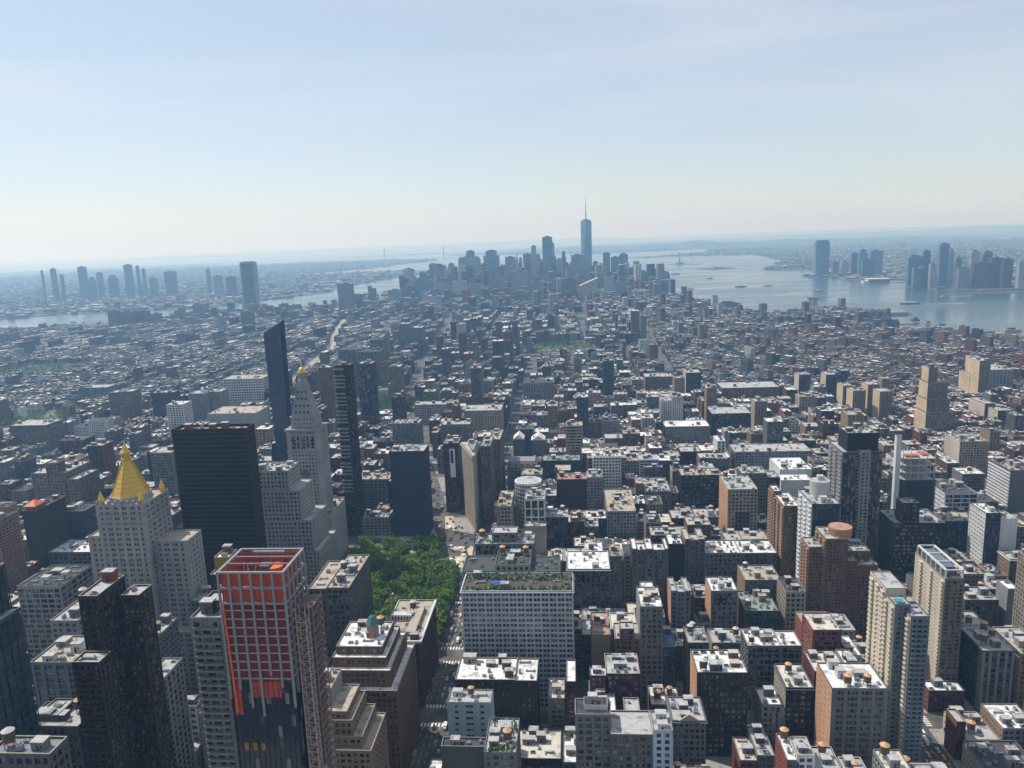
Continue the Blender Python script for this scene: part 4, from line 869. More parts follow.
    if o.get('courtf'):  # flat dark panel on the front; the court's shade is put into its colour
        D = MB(); D.box(xm - (x1 - x0) * .24, xm + (x1 - x0) * .24, y0 - .25, y0 - .12, GROUND, z1 - 24); 
        z = z1 - 28
        for rw in range(12):
            for q in range(3): a = xm + (q - 1) * 4; D.box(a - .9, a + .9, y0 - .3, y0 - .26, z - rw * 4.4, z - rw * 4.4 + 1.6, 1)
        D.build('court_shade_panel', [WM['dbrown'], WM['grey']], root, 'world')
    if o.get('roofbox'):
        D = MB(); t = tops[0][1]; D.box(t[0] + 3, t[1] - 3, t[2] + 8, t[3] - 6, t[4] + .2, t[4] + 6); D.build('plant_room', WM['bluegrey'] if o.get('truss') else WM['grey'], root, 'world')
    if o.get('truss'):
        t = tops[0][1]; D = MB(); 
        for xx in (t[0] + 1, t[1] - 1): D.box(xx - .6, xx + .6, t[2] + 1, t[3] - 2, t[4] + 6, t[4] + 7.2)
        for q in range(7):
            yy = t[2] + 1 + (t[3] - t[2] - 3) * q / 6
            for xx in (t[0] + 1, t[1] - 1): D.box(xx - .55, xx + .55, yy, yy + .8, t[4] + .2, t[4] + 6)
            if q % 2 == 0: D.box(t[0] + 1.7, t[1] - 1.7, yy + .01, yy + .79, t[4] + 6.05, t[4] + 7)
        D.build('roof_truss', WM['white'], root, 'world')
    if o.get('pool'):
        v = V[1]; D = MB(); D.box(v[0] + 2.5, v[1] - 2, v[2] + 2.5, v[2] + 7.5, v[4] + .2, v[4] + 1.2); D.build('pool', plain('pool_water', (.04,.30,.42), .1), root, 'world')
    if o.get('banner'):
        D = MB(); D.box(x0 + 7.5, x1 - 4.5, y0 - .5, y0 - .3, z1 - 42, z1 - 6, 0); D.box(x0 + 8.5, x1 - 6.5, y0 - .56, y0 - .505, z1 - 24, z1 - 8, 1)
        D.cyl(x0 + 12, y0 - .6, z1 - 40, z1 - 36, .1, .1, 6, 1)
        D.build('advertising_banner', [M_white, M_dark], root, 'world')
    if o.get('shelter'):
        D = MB(); D.poly([(x0 + 1, y0 + 1, z1 + 5), (x1 - 1, y0 + 1, z1 + 5), (xm, y0 + 9, z1 + 10), (x0 + 1, y0 + 18, z1 + 5), (x1 - 1, y0 + 18, z1 + 5)], [(0, 1, 2), (1, 4, 2), (4, 3, 2), (3, 0, 2), (0, 3, 4, 1)]); 
        D.build('roof_shelter', plain('shelter_orange', (.55,.12,.06)), root, 'world')
        D = MB(); D.box(x0 + 2, x1 - 2, y0 + 2, y0 + 17, z1, z1 + 5.1); D.build('shelter_base', WM['brown'], root, 'world')
    if o.get('pods'):   # alternating balcony bands on the slender tower
        D = MB(); z = 60; q = 0
        while z < z1 - 4: D.box(x0 - 1.3 + (q % 3) * .3, x0 + (x1 - x0) * .62, y0 - 1.8, y0 - .2, z, z + 1.5); z += 7.5 if q % 4 == 3 else 4.2; q += 1
        D.build('balcony_bands', WM['lgrey'], root, 'world')
    if o.get('win'):     # sashes set in the openings of the street front: the hundred that show largest, the rest as one
        s = base; fl, bay = s['fl'], s['bay']; pw = s.get('pw', bay * .32); sh = s.get('sh', fl * .38); L = x1 - x0; nb = max(1, round(L / bay)); b = L / nb; k_ = 3 if s.get('triple') else 2 if s.get('paired') else 1
        w_ = (b - min(pw, b * .85) - .45 * (k_ - 1)) / k_; hh = fl - sh - .1; P = MB(); P.box(-w_ / 2, w_ / 2, .02, .08, 0, hh, 0)
        for q in ((-w_ / 2, -w_ / 2 + .09), (w_ / 2 - .09, w_ / 2)): P.box(q[0], q[1], 0, .1, 0, hh, 1)
        for z in (0, hh / 2, hh - .09): P.box(-w_ / 2 + .09, w_ / 2 - .09, 0, .1, z, z + .09, 1)
        pm_ = P.mesh('window', [GM['gd'], WM['grey']]); cells = []
        for i in range(int((z1 - GROUND - 3) / fl)):
            for j in range(nb):
                for q in range(k_): cells.append((x0 + j * b + b / 2 + (q - (k_ - 1) / 2) * (w_ + .45), z1 - .9 - (i + 1) * fl + sh + .05))
        for c in cells[:100]: put(pm_, 'window', root, (c[0], y0 + .28, c[1]))
        P = MB()
        for c in cells[100:]:
            P.box(c[0] - w_ / 2, c[0] + w_ / 2, y0 + .3, y0 + .36, c[1], c[1] + hh, 0); P.box(c[0] - w_ / 2, c[0] + w_ / 2, y0 + .28, y0 + .38, c[1] + hh / 2, c[1] + hh / 2 + .09, 1)
        if not P.empty(): P.build('window', [GM['gd'], WM['grey']], root, 'world')['kind'] = 'stuff'
    for v in V: FOOT.append((v[0] - 1, v[1] + 1, v[2] - 1, v[3] + 1)); VIS.append((v[0], v[1], v[2], v[3], v[4], None))
    return root
for row in BLD: 
    if not row[6].get('skip'): building(row)
# ------------------------------------------------------------------ landmark buildings
def foot(x0, x1, y0, y1, z): FOOT.append((x0 - 1, x1 + 1, y0 - 1, y1 + 1)); VIS.append((x0, x1, y0, y1, z, None))
def polyfacade(root, pts, z0, z1, mat, glass, fl=3.9, bay=3.6, pw=1.2, sh=1.5, dp=.5, name='wall'):
    """the same lattice of floors and piers round any convex plan"""
    P = [Vector((a, b)) for a, b in pts]; c = sum(P, Vector((0, 0))) / len(P)
    W = MB(); G = MB(); n = len(P)
    def inset(d):
        out = []
        for i in range(n):
            a, b, e = P[i - 1], P[i], P[(i + 1) % n]
            d1 = (b - a).normalized(); d2 = (e - b).normalized(); n1 = Vector((-d1.y, d1.x)); n2 = Vector((-d2.y, d2.x))
            if (c - b).dot(n1) < 0: n1 = -n1
            if (c - b).dot(n2) < 0: n2 = -n2
            s = n1 + n2; out.append(tuple(b + s * (d / max(.3, s.dot(n1)))))
        return out
    G.prism(inset(dp), z0, z1 - .5); z = z1 - 1
    W.prism(pts, z1 - 1, z1)
    while z > z0 + 2: z -= fl; W.prism(pts, max(z0, z), max(z0, z) + sh)
    for i in range(n):
        a, b = P[i], P[(i + 1) % n]; L = (b - a).length; k = max(1, round(L / bay)); d = (b - a).normalized(); nn = Vector((-d.y, d.x)); nn = nn if (c - a).dot(nn) > 0 else -nn
        for j in range(k + 1):
            q = a + (b - a) * j / k; w = pw
            p1 = q - d * w / 2 - nn * .06; p2 = q + d * w / 2 - nn * .06; p3 = q + d * w / 2 + nn * .45; p4 = q - d * w / 2 + nn * .45
            if j == 0: p1 = q - nn * .1; p4 = q + nn * .45
            if j == k: p2 = q - nn * .1; p3 = q + nn * .45
            W.prism([tuple(p1), tuple(p2), tuple(p3), tuple(p4)], z0, z1 - .04)
    W.build(name, mat, root, 'world'); G.build('glazing', glass, root, 'world')
def roofpoly(root, pts, z, m, name='roof'):
    R_ = MB(); R_.prism(pts, z, z + .3); return R_.build(name, m, root, 'world')
# --- wedge shaped building
root = empty('wedge_building', (-96, 890, GROUND)); tag(root, 'pale brown wedge shaped stone tower pointing at the plaza between two avenues', 'building')
wp = [(-86.4, 858), (-84.6, 858), (-84.5, 918), (-107.5, 918)]
M_flat = wallmat('masonry_limestone_brown', (.36, .31, .265))
polyfacade(root, wp, GROUND, 94, M_flat, GM['gd'], 4.3, 4.2, 1.6, 1.9, .14)
C_ = MB(); C_.prism([(-87.2, 856.4), (-83.8, 856.4), (-82.7, 919.5), (-109.6, 919.5)], 94.02, 95.4); C_.prism([(-86.8, 857.2), (-84.2, 857.2), (-83.8, 918.6), (-108.4, 918.6)], 95.42, 97.6); C_.build('cornice', wallmat('masonry_cornice', (.30,.26,.22)), root, 'world')
roofpoly(root, [(-86.3, 860), (-85, 860), (-85, 917), (-106.5, 917)], 97.62, RM['rlight'])
P_ = MB(); P_.prism([(-88, 870), (-86, 870), (-86.5, 912), (-99, 912)], 97.9, 101.5); P_.build('penthouse', WM['lgrey'], root, 'world')
r_ = hsh('wedge'); clutter(root, (-99, -87, 892, 913, 101.3), r_, 1, 2, 0)
foot(-112, -84, 858, 922, 97)
# --- clock tower with gold cupola
root = empty('clock_tower', (-245, 777, GROUND)); tag(root, 'tall white stone clock tower with pyramid roof and golden cupola', 'tower')
tx0, tx1, ty0, ty1 = -262, -229, 764, 792
W = MB(); G = MB(); facade(W, G, (tx0, tx1, ty0, ty1, 153), dict(k='P', fl=3.9, bay=3.3, pw=1.6, sh=2.0, z0=GROUND), 0)
facade(W, G, (tx0 + 4, tx1 - 4, ty0 + 4, ty1 - 3, 166), dict(k='P', fl=4.2, bay=3.1, pw=1.8, sh=2.4, z0=153), 0)
W.box(tx0 - .25, tx0 + 4.5, ty0 - .25, ty0 + 4.5, GROUND, 152.9); W.box(tx1 - 4.5, tx1 + .25, ty0 - .25, ty0 + 4.5, GROUND, 152.9); W.box(tx1 - 4.5, tx1 + .25, ty1 - 4.5, ty1 + .2, GROUND, 152.9)
W.build('wall', WM['stone'], root, 'world'); G.build('glazing', GM['gd'], root, 'world')
C_ = MB(); C_.box(tx0 - 1.6, tx1 + 1.6, ty0 - 1.6, ty1 + 1.6, 153.02, 155); C_.box(tx0 - .9, tx1 + .9, ty0 - .9, ty1 + .9, 131, 132.2); C_.box(tx0 + 3, tx1 - 3, ty0 + 3, ty1 - 2, 166.02, 167.2); C_.build('cornice', WM['lgrey'], root, 'world')
for q in range(5):    # loggia arches
    xx = tx0 + 6.5 + q * 5.0; A = MB(); pts = [(xx - 1.4, 135), (xx + 1.4, 135)] + [(xx + 1.4 * math.cos(t), 146 + 1.4 * math.sin(t)) for t in np.linspace(0, math.pi, 7)]
    A.poly([(a, ty0 - .3, b) for a, b in pts] + [(a, ty0 - .12, b) for a, b in pts], [tuple(range(9)), tuple(range(17, 8, -1))] + [(i, i + 9, (i + 1) % 9 + 9, (i + 1) % 9) for i in range(9)]); A.build('arched_opening', GM['gd'], root, 'world')
cm = (tx0 + tx1) / 2; ck = (ty0 + ty1) / 2
D = MB(); n = 28
ring = [(cm + 4.3 * math.cos(i / n * 6.28318), 108 + 4.3 * math.sin(i / n * 6.28318)) for i in range(n)]
D.poly([(a, ty0 - .55, b) for a, b in ring] + [(a, ty0 - .12, b) for a, b in ring], [tuple(range(n)), tuple(range(2 * n - 1, n - 1, -1))] + [(i, i + n, (i + 1) % n + n, (i + 1) % n) for i in range(n)])
cf = D.build('clock_face', WM['grey'], root, 'world')
D = MB(); D.bar((cm, ty0 - .62, 108), (cm, ty0 - .62, 111.4), .35); D.bar((cm, ty0 - .66, 108), (cm + 2.2, ty0 - .66, 108.8), .35)
for i in range(12): a = i / 12 * 6.28318; D.bar((cm + 3.4 * math.cos(a), ty0 - .6, 108 + 3.4 * math.sin(a)), (cm + 4 * math.cos(a), ty0 - .6, 108 + 4 * math.sin(a)), .35)
hd = D.build('clock_hands', M_dark, root, 'world')
P_ = MB(); a0 = 11.5; b0 = 10; P_.prism([(cm - a0, ck - b0), (cm + a0, ck - b0), (cm + a0, ck + b0), (cm - a0, ck + b0)], 167.2, 202, 0, [(cm - 4, ck - 3.5), (cm + 4, ck - 3.5), (cm + 4, ck + 3.5), (cm - 4, ck + 3.5)]); P_.build('pyramid_roof', WM['lgrey'], root, 'world')
D = MB()
for lv in range(4):
    t = (lv + .5) / 5.2; hw = a0 + (4 - a0) * t; z = 167.2 + 34.8 * t; yy = ck - (b0 + (3.5 - b0) * t)
    for q in range(4 - lv // 2): nq = 4 - lv // 2; xx = cm + (q - (nq - 1) / 2) * 4.2; D.box(xx - .7, xx + .7, yy - .35, yy + 1, z, z + 2.2)
D.build('dormers', M_dark, root, 'world')
D = MB(); D.cyl(cm, ck, 202, 204, 4.6, 4.6, 12); 
for i in range(8): a = i / 8 * 6.28318; D.cyl(cm + 3.4 * math.cos(a), ck + 3.4 * math.sin(a), 204, 210, .5, .5, 6)
D.cyl(cm, ck, 210, 211.2, 4.3, 4.3, 12); D.cyl(cm, ck, 204, 210, 2.2, 2.2, 8); D.build('lantern', WM['stone'], root, 'world')
D = MB()
for q in range(6): a0_ = q / 6 * 1.5; a1_ = (q + 1) / 6 * 1.5; D.cyl(cm, ck, 211.2 + 5.4 * math.sin(a0_), 211.2 + 5.4 * math.sin(a1_), 3.7 * math.cos(a0_), 3.7 * math.cos(a1_), 16)
D.cyl(cm, ck, 216.2, 219, .9, .9, 8); D.cyl(cm, ck, 219, 223, .9, .1, 8); D.build('golden_cupola', M_gold, root, 'world')
foot(tx0, tx1, ty0, ty1, 166)
# --- gilded pyramid tower
root = empty('gilded_tower', (-292, 541, GROUND)); tag(root, 'stepped white stone tower crowned by a gilded octagonal pyramid', 'tower')
W = MB(); G = MB(); st_ = dict(k='P', fl=3.9, bay=6.2, paired=1, pw=2.6, sh=1.9)
Rf = MB(); Cp = MB()
for v in ((-312, -276, 524, 558, 161), (-325, -312.2, 530, 560, 135), (-275.8, -251, 530, 552, 131), (-345, -243, 519, 566, 66)):
    facade(W, G, v, dict(st_, z0=GROUND if v[4] < 70 else 60), 0); roof_of(W, Rf, v, Cp)
W.build('wall', WM['stone'], root, 'world'); G.build('glazing', GM['gd'], root, 'world'); Rf.build('roof', RM['rtan'], root, 'world'); Cp.build('parapet_coping', WM['beige'], root, 'world')
C_ = MB()
for z in (154, 147, 118, 96): C_.box(-312.5, -275.5, 523.5, 524.2 - .3, z, z + .9); C_.box(-276.2, -275.4, 524.2, 558, z, z + .9)
for i in range(8): C_.box(-311.5 + i * 4.5, -310 + i * 4.5, 523.6, 525, 161.9, 164.6)
C_.build('string_course', WM['lgrey'], root, 'world')
gx, gy = -295, 541
P_ = MB(); P_.cyl(gx, gy, 161, 165, 14.5, 14.5, 8); P_.build('pyramid_base', WM['stone'], root, 'world')
P_ = MB(); P_.cyl(gx, gy, 165, 190, 13.0, 2.6, 8); pr_ = P_.build('gilded_pyramid', M_gold, root, 'world')
P_ = MB()
for i in range(8): a = i / 8 * 6.28318; P_.bar((gx + 13.1 * math.cos(a), gy + 13.1 * math.sin(a), 165), (gx + 3 * math.cos(a), gy + 3 * math.sin(a), 190), .5)
P_.build('pyramid_ribs', M_gold, root, 'world')
P_ = MB()
for i in range(1, 8): zz = 165 + 25 * i / 8; rr_ = 13.0 + (2.6 - 13.0) * i / 8 + .09; P_.cyl(gx, gy, zz, zz + .28, rr_, rr_ - .08, 8)
P_.build('tile_seams', plain('tarnished_gilding', (.36,.22,.03), .55, .4), root, 'world')
P_ = MB(); P_.cyl(gx, gy, 190, 191, 3.6, 3.6, 8)
for i in range(8): a = i / 8 * 6.28318; P_.cyl(gx + 2.5 * math.cos(a), gy + 2.5 * math.sin(a), 191, 195, .45, .45, 5)
P_.cyl(gx, gy, 195, 196, 3.4, 3.2, 8); P_.cyl(gx, gy, 196, 203, 2.6, .2, 8); P_.cyl(gx, gy, 191, 195, 1.4, 1.4, 8); P_.build('lantern_spire', M_gold, root, 'world')
for sx, sy in ((-309, 527), (-279, 527), (-279, 555), (-309, 555)): P_ = MB(); P_.cyl(sx, sy, 162, 165, 2, 2, 8); P_.cyl(sx, sy, 165, 171, 2.1, .1, 8); P_.build('corner_pinnacle', M_gold, root, 'world')
foot(-345, -243, 519, 566, 66); VIS.append((-326, -251, 530, 552, 133, None)); VIS.append((-312, -276, 524, 558, 163, None))
# --- black slab tower
root = empty('slab_tower', (-262, 620, GROUND)); tag(root, 'sheer black glass slab tower with a flat open top beside the gilded tower', 'tower')
W = MB(); G = MB(); v = (-293.5, -231.5, 604, 620, 194); facade(W, G, v, dict(k='P', fl=3.9, bay=1.9, pw=.35, sh=1.5), 0)
W.build('wall', plain('black_anodised_metal', (.018,.016,.019), .5, .4), root, 'world'); G.build('glazing', plain('black_glass', (.006,.007,.01), .35, .2), root, 'world')
P_ = MB(); x0, x1, y0, y1, z1 = v
for q in ((x0, x1, y0, y0 + 1), (x0, x1, y1 - 1, y1), (x0, x0 + 1, y0 + 1, y1 - 1), (x1 - 1, x1, y0 + 1, y1 - 1)): P_.box(*q, z1, z1 + 2.4)
P_.build('parapet', WM['black'], root, 'world'); Rf = MB(); Rf.box(x0 + 1.02, x1 - 1.02, y0 + 1.02, y1 - 1.02, z1, z1 + .3); Rf.build('roof', RM['rterra'], root, 'world')
clutter(root, (x0 + 3, x1 - 3, y0 + 4, y1 - 3, z1 + .1), hsh('slab'), 3, 8, 0, 'brown'); foot(x0, x1, y0, y1, z1)
# --- slanted top blue glass tower
root = empty('slanted_tower', (-330, 945, GROUND)); tag(root, 'tall dark blue glass tower whose top slants up to the right', 'tower')
def slant(mb, g, m=0, top=0):
    x0, x1, y0, y1 = -344 + g, -323 - g, 930 + g, 946 - g; b0, b1 = x0 + 2.5, x1 - 2.5
    mb.poly([(b0, y0, GROUND), (b1, y0, GROUND), (b1, y1, GROUND), (b0, y1, GROUND), (x0, y0, 235 + top), (x1, y0, 247 + top), (x1, y1, 249 + top), (x0, y1, 237 + top)], [(0, 3, 2, 1), (4, 5, 6, 7), (0, 1, 5, 4), (1, 2, 6, 5), (2, 3, 7, 6), (3, 0, 4, 7)], m)
G = MB(); slant(G, .3); G.build('glazing', glassmat('sky_blue_glass', (.012,.035,.085), (.04,.09,.17), .1, (2.6, 2.6, 3.75), .6, .9), root, 'world')
W = MB()
for i in range(62): z = 10 + i * 3.75; t = (z - 6) / 235; e = 2.5 * (1 - t) + .12; W.box(-344 + e, -323 - e, 930.12, 945.88, z, z + .45)
for i in range(9):
    t = i / 8; W.bar((-341.5 + 16 * t, 930, GROUND), (-344 + 21 * t, 930, 235 + 12 * t), .4); W.bar((-325.4, 930.5 + 15 * t, GROUND), (-322.9, 930.5 + 15 * t, 247 + 2 * t), .4)
W.build('mullions', WM['navy'], root, 'world')
Rf = MB(); Rf.poly([(-342, 931, 236.3), (-325, 931, 246.2), (-325, 945, 248.2), (-342, 945, 238)], [(0, 1, 2, 3)]); Rf.build('roof', RM['rblue'], root, 'world'); foot(-344, -323, 930, 946, 235)
# --- red construction tower
root = empty('construction_tower', (-99.5, 311, GROUND)); tag(root, 'tower under construction wrapped in red netting between grey columns', 'tower')
x0, x1, y0, y1 = -113, -86.6, 300, 323; M_red = plain('red_netting', (.42,.06,.025), .85); M_col = plain('grey_column', (.22,.225,.245), .7); M_or = plain('orange_netting', (.65,.12,.04), .8)
for i in range(7):
    xx = x0 + (x1 - x0) * i / 6
    for yy in (y0, y1): C_ = MB(); C_.box(xx - .42, xx + .42, yy - .45, yy + .45, (158, 162, 154, 150, 168, 163, 154)[i], 212); C_.build('column', M_col, root, 'world')
for i in range(1, 5):
    yy = y0 + (y1 - y0) * i / 5
    for xx in (x0, x1): C_ = MB(); C_.box(xx - .45, xx + .45, yy - .42, yy + .42, 158, 212); C_.build('column', M_col, root, 'world')
C_ = MB()
for z in (212, 205.5, 199):
    C_.box(x0 - .5, x1 + .5, y0 - .5, y0 + .5, z, z + .7); C_.box(x0 - .5, x1 + .5, y1 - .5, y1 + .5, z, z + .7); C_.box(x0 - .5, x0 + .5, y0 + .5, y1 - .5, z, z + .7); C_.box(x1 - .5, x1 + .5, y0 + .5, y1 - .5, z, z + .7)
for t in (.35, .65): C_.box(x0 + .5, x1 - .5, y0 + (y1 - y0) * t, y0 + (y1 - y0) * t + .5, 212.05, 212.6)
C_.box(x0 + 7, x1 - 6, y1 - 5, y1 - 4, 212.7, 213.5)
C_.build('ring_beam', plain('pale_steel', (.22,.22,.235), .6), root, 'world')
C_ = MB(); z = 196
while z > 20: g_ = .1 if z > 165 else .72; C_.box(x0 + g_, x1 - g_, y0 + g_, y1 - g_, z, z + .3); z -= 3.7
C_.build('floor_slabs', M_conc, root, 'world')
C_ = MB(); C_.box(x0 + .55, x1 - .55, y0 + .6, y1 - .6, 165, 199, 1); C_.box(x0 + 9, x1 - 5.5, y0 + .55, y1 - .8, 158, 165)
C_.box(x0 + .6, x0 + 4, y0 + .62, y0 + 3, 150, 165)
for i in range(6):
    xx = x0 + .6 + (x1 - x0 - 1) * i / 6; 
    C_.box(xx, xx + 3.3, y0 + .8, y0 + 1.0, 199.4, 204.9); C_.box(xx, xx + 3.3, y0 + .8, y0 + 1.0, 206.3, 211.5); C_.box(xx, xx + 3.3, y1 - 1, y1 - .8, 199.4, 211.5)
for i in range(5): yy = y0 + .8 + (y1 - y0 - 1.6) * i / 5; C_.box(x1 - 1, x1 - .8, yy, yy + 3.6, 199.4, 204.9); C_.box(x1 - 1, x1 - .8, yy, yy + 3.6, 206.3, 211.5); C_.box(x0 + .8, x0 + 1, yy, yy + 3.6, 199.4, 211.5)
C_.build('safety_netting', [M_red, plain('dark_red_netting', (.16,.016,.016), .85)], root, 'world')
C_ = MB(); C_.cyl(x1 - 8, y0 + 12, 199.4, 210, 3.4, 3.4, 20); C_.box(x0 + 3, x0 + 9, y0 + 6, y0 + 12, 199.5, 203); C_.box(x0 + 11, x0 + 15, y1 - 8, y1 - 4, 199.5, 208); C_.bar((x0 + .9, y0 - .1, 199.2), (x0 + 2.2, y0 - .1, 152), .7); C_.build('orange_formwork', M_or, root, 'world')
C_ = MB(); rr = random.Random(3)
for i in range(26): a = rr.uniform(x0 + 2, x1 - 3); b = rr.uniform(y0 + 2, y1 - 3); C_.bar((a, b, 199.5), (a + rr.uniform(-2, 2), b + rr.uniform(-2, 2), 199.5 + rr.uniform(4, 10)), .3)
C_.box(x0 + 13, x0 + 17, y0 + 9, y0 + 13, 199.5, 211, 1); C_.build('shoring', [plain('pale_timber', (.6,.55,.48)), WM['grey']], root, 'world')
C_ = MB(); C_.box(x0 + .5, x1 - .5, y0 + .7, y1 - .7, GROUND, 164.9); C_.build('glazing', glassmat('dark_site_glass', (.006,.01,.02), (.16,.19,.19), .12, (1.9, 1.9, 5), .86), root, 'world')
C_ = MB()
for i in range(13): xx = x0 + (x1 - x0) * i / 12; C_.box(xx - .15, xx + .15, y0 + .45, y0 + .72, GROUND, 165)
C_.build('mullions', WM['navy'], root, 'world')
for i in range(3): a = x0 + 3 + i * 3.6; C_ = MB(); C_.box(a, a + 1.8, y0 + .3, y0 + .6, 134, 137.4); C_.build('timber_hoarding', WM['mustard'] if 'mustard' in WM else WM['tan'], root, 'world')
foot(x0, x1, y0, y1, 212)
# hoist mast with its scaffold
root = empty('construction_hoist', (-81, 308, GROUND)); tag(root, 'brown lattice hoist mast standing against the red netted tower', 'hoist')
def lattice(x0, x1, y0, y1, z0, z1, st, w):
    C_ = MB()
    for a in (x0, x1):
        for b in (y0, y1): C_.box(a - w, a + w, b - w, b + w, z0, z1)
    z = z0; q = 0
    while z + st <= z1:
        for (a, b), (c, d) in (((x0, y0), (x1, y0)), ((x1, y0), (x1, y1)), ((x0, y1), (x1, y1)), ((x0, y0), (x0, y1))):
            C_.bar((a, b, z), (c, d, z), w * 1.4); p = ((a, b, z), (c, d, z + st)) if q % 2 else ((c, d, z), (a, b, z + st)); C_.bar(*p, w * 1.1)
        z += st; q += 1
    return C_
lattice(-84.3, -80.3, 303, 307, GROUND, 196, 3.4, .16).build('mast', plain('rust_brown_steel', (.38,.29,.26), .7), root, 'world')
lattice(-86, -79.5, 309, 321, GROUND, 194, 3.6, .2).build('scaffold', plain('scaffold_brown', (.22,.15,.13), .8), root, 'world')
C_ = MB(); z = 20
while z < 194: C_.box(-86, -79.6, 309.1, 320.9, z, z + .15); z += 3.6
C_.build('scaffold_decks', plain('deck_boards', (.16,.12,.10), .9), root, 'world')
C_ = MB(); C_.box(-79.9, -78, 303.3, 306.7, 120, 123); C_.build('hoist_cage', WM['beige'], root, 'world')
# ------------------------------------------------------------------ far skyline
def farwall(name, c, w, rough=.5):
    m, nt, b = nm(name, rough, .4)
    g = node(nt, 'ShaderNodeNewGeometry'); sx = node(nt, 'ShaderNodeSeparateXYZ'); nt.links.new(g.outputs['Position'], sx.inputs[0])
    fz = mathn(nt, 'FRACT', mathn(nt, 'DIVIDE', sx.outputs['Z'], 4.0)); sxy = mathn(nt, 'ADD', sx.outputs['X'], sx.outputs['Y']); fx = mathn(nt, 'FRACT', mathn(nt, 'DIVIDE', sxy, 5.0))
    k = mathn(nt, 'MULTIPLY', mathn(nt, 'GREATER_THAN', fz, .45), mathn(nt, 'GREATER_THAN', fx, .4))
    mx_ = node(nt, 'ShaderNodeMixRGB'); nt.links.new(k, mx_.inputs['Fac']); mx_.inputs['Color1'].default_value = tuple(c) + (1,); mx_.inputs['Color2'].default_value = tuple(w) + (1,)
    nt.links.new(mul(nt, mx_.outputs['Color'], noise(nt, .02, 3), .8, 1.15), b.inputs['Base Color']); return m
FM = dict(g=farwall('far_blue_glass', (.10,.16,.22), (.06,.10,.15), .45), b=farwall('far_brown_stone', (.14,.135,.14), (.04,.045,.055)), s=farwall('far_grey_stone', (.17,.20,.24), (.07,.09,.12)), p=farwall('far_pale_stone', (.30,.31,.31), (.08,.10,.12)),
    d=farwall('far_dark_glass', (.07,.09,.12), (.04,.06,.08), .4), m=farwall('far_red_brick', (.10,.065,.06), (.03,.03,.04)), y=farwall('far_green_glass', (.08,.12,.13), (.04,.06,.075), .4), t=farwall('far_tan_brick', (.48,.38,.26), (.12,.11,.10)), n=farwall('far_grey_needle', (.24,.25,.27), (.06,.07,.08)))
KW = dict(g='blue glass tower', b='brown stone tower', s='grey stone tower', p='pale stone tower', d='dark glass tower', m='red brown brick block', y='green glass tower', t='tan brick block', n='grey needle spired tower')
GN = dict(downtown='in the hazy central skyline', jersey='on the far bank of the wide river', brooklyn='in the faint skyline at the far left', projects='rising from the far low rooftops')
ORD = 'first second third fourth fifth sixth seventh eighth ninth tenth eleventh twelfth thirteenth fourteenth fifteenth sixteenth seventeenth eighteenth nineteenth'.split()
cnt = {}
FARS = sorted(FAR, key=lambda f: proj(f[1], f[3], f[5])[0])
for gname, x0, x1, y0, y1, z1, kd in FARS:
    key = (gname, kd); cnt[key] = cnt.get(key, 0) + 1
    r = hsh(str((x0, y0))); cx, c2 = (x0 + x1) / 2, (y0 + y1) / 2; w_ = x1 - x0; h = z1 - 4.5
    root = empty('skyscraper' if h > 90 else 'tower_block', (cx, c2, 4.5))
    root['label'] = '%s %s from the left %s' % (ORD[cnt[key] - 1], KW[kd], GN[gname]); root['category'] = 'tower'; root['group'] = 'far towers ' + GN[gname]
    W = MB(); style = r.choice('ABCAD') if kd not in 'tm' else 'A'
    if kd == 'n': W.box(x0, x1, y0, y1, 4.5, z1 - 30); W.cyl(cx, c2, z1 - 30, z1, w_ * .45, .5, 8)
    elif style == 'A': W.box(x0, x1, y0, y1, 4.5, z1)
    elif style == 'B': W.box(x0, x1, y0, y1, 4.5, z1 - h * .12); W.box(x0 + w_ * .15, x1 - w_ * .15, y0 + 3, y1 - 3, z1 - h * .12, z1)
    elif style == 'C': W.box(x0, x1, y0, y1, 4.5, z1 - 4); c_ = w_ * .2; W.prism([(x0, y0 + c_), (x0 + c_, y0), (x1 - c_, y0), (x1, y0 + c_), (x1, y1), (x0, y1)], z1 - 4, z1)
    else: W.box(x0, x1, y0, y1, 4.5, z1 - h * .06); W.prism([(x0, y0), (x1, y0), (x1, y1), (x0, y1)], z1 - h * .06, z1, 0, [(x0 + w_ * .1, y0 + 3), (x1 - w_ * .1, y0 + 3), (x1 - w_ * .1, y1 - 3), (x0 + w_ * .1, y1 - 3)])
    W.build('wall', FM[kd], root, 'world')
    B_ = MB(); zt = z1; B_.box(cx - w_ * .2, cx + w_ * .2, c2 - 6, c2 + 6, zt - .5, zt + 5); B_.build('plant_room', WM['dgrey'], root, 'world')
    foot(x0, x1, y0, y1, z1)
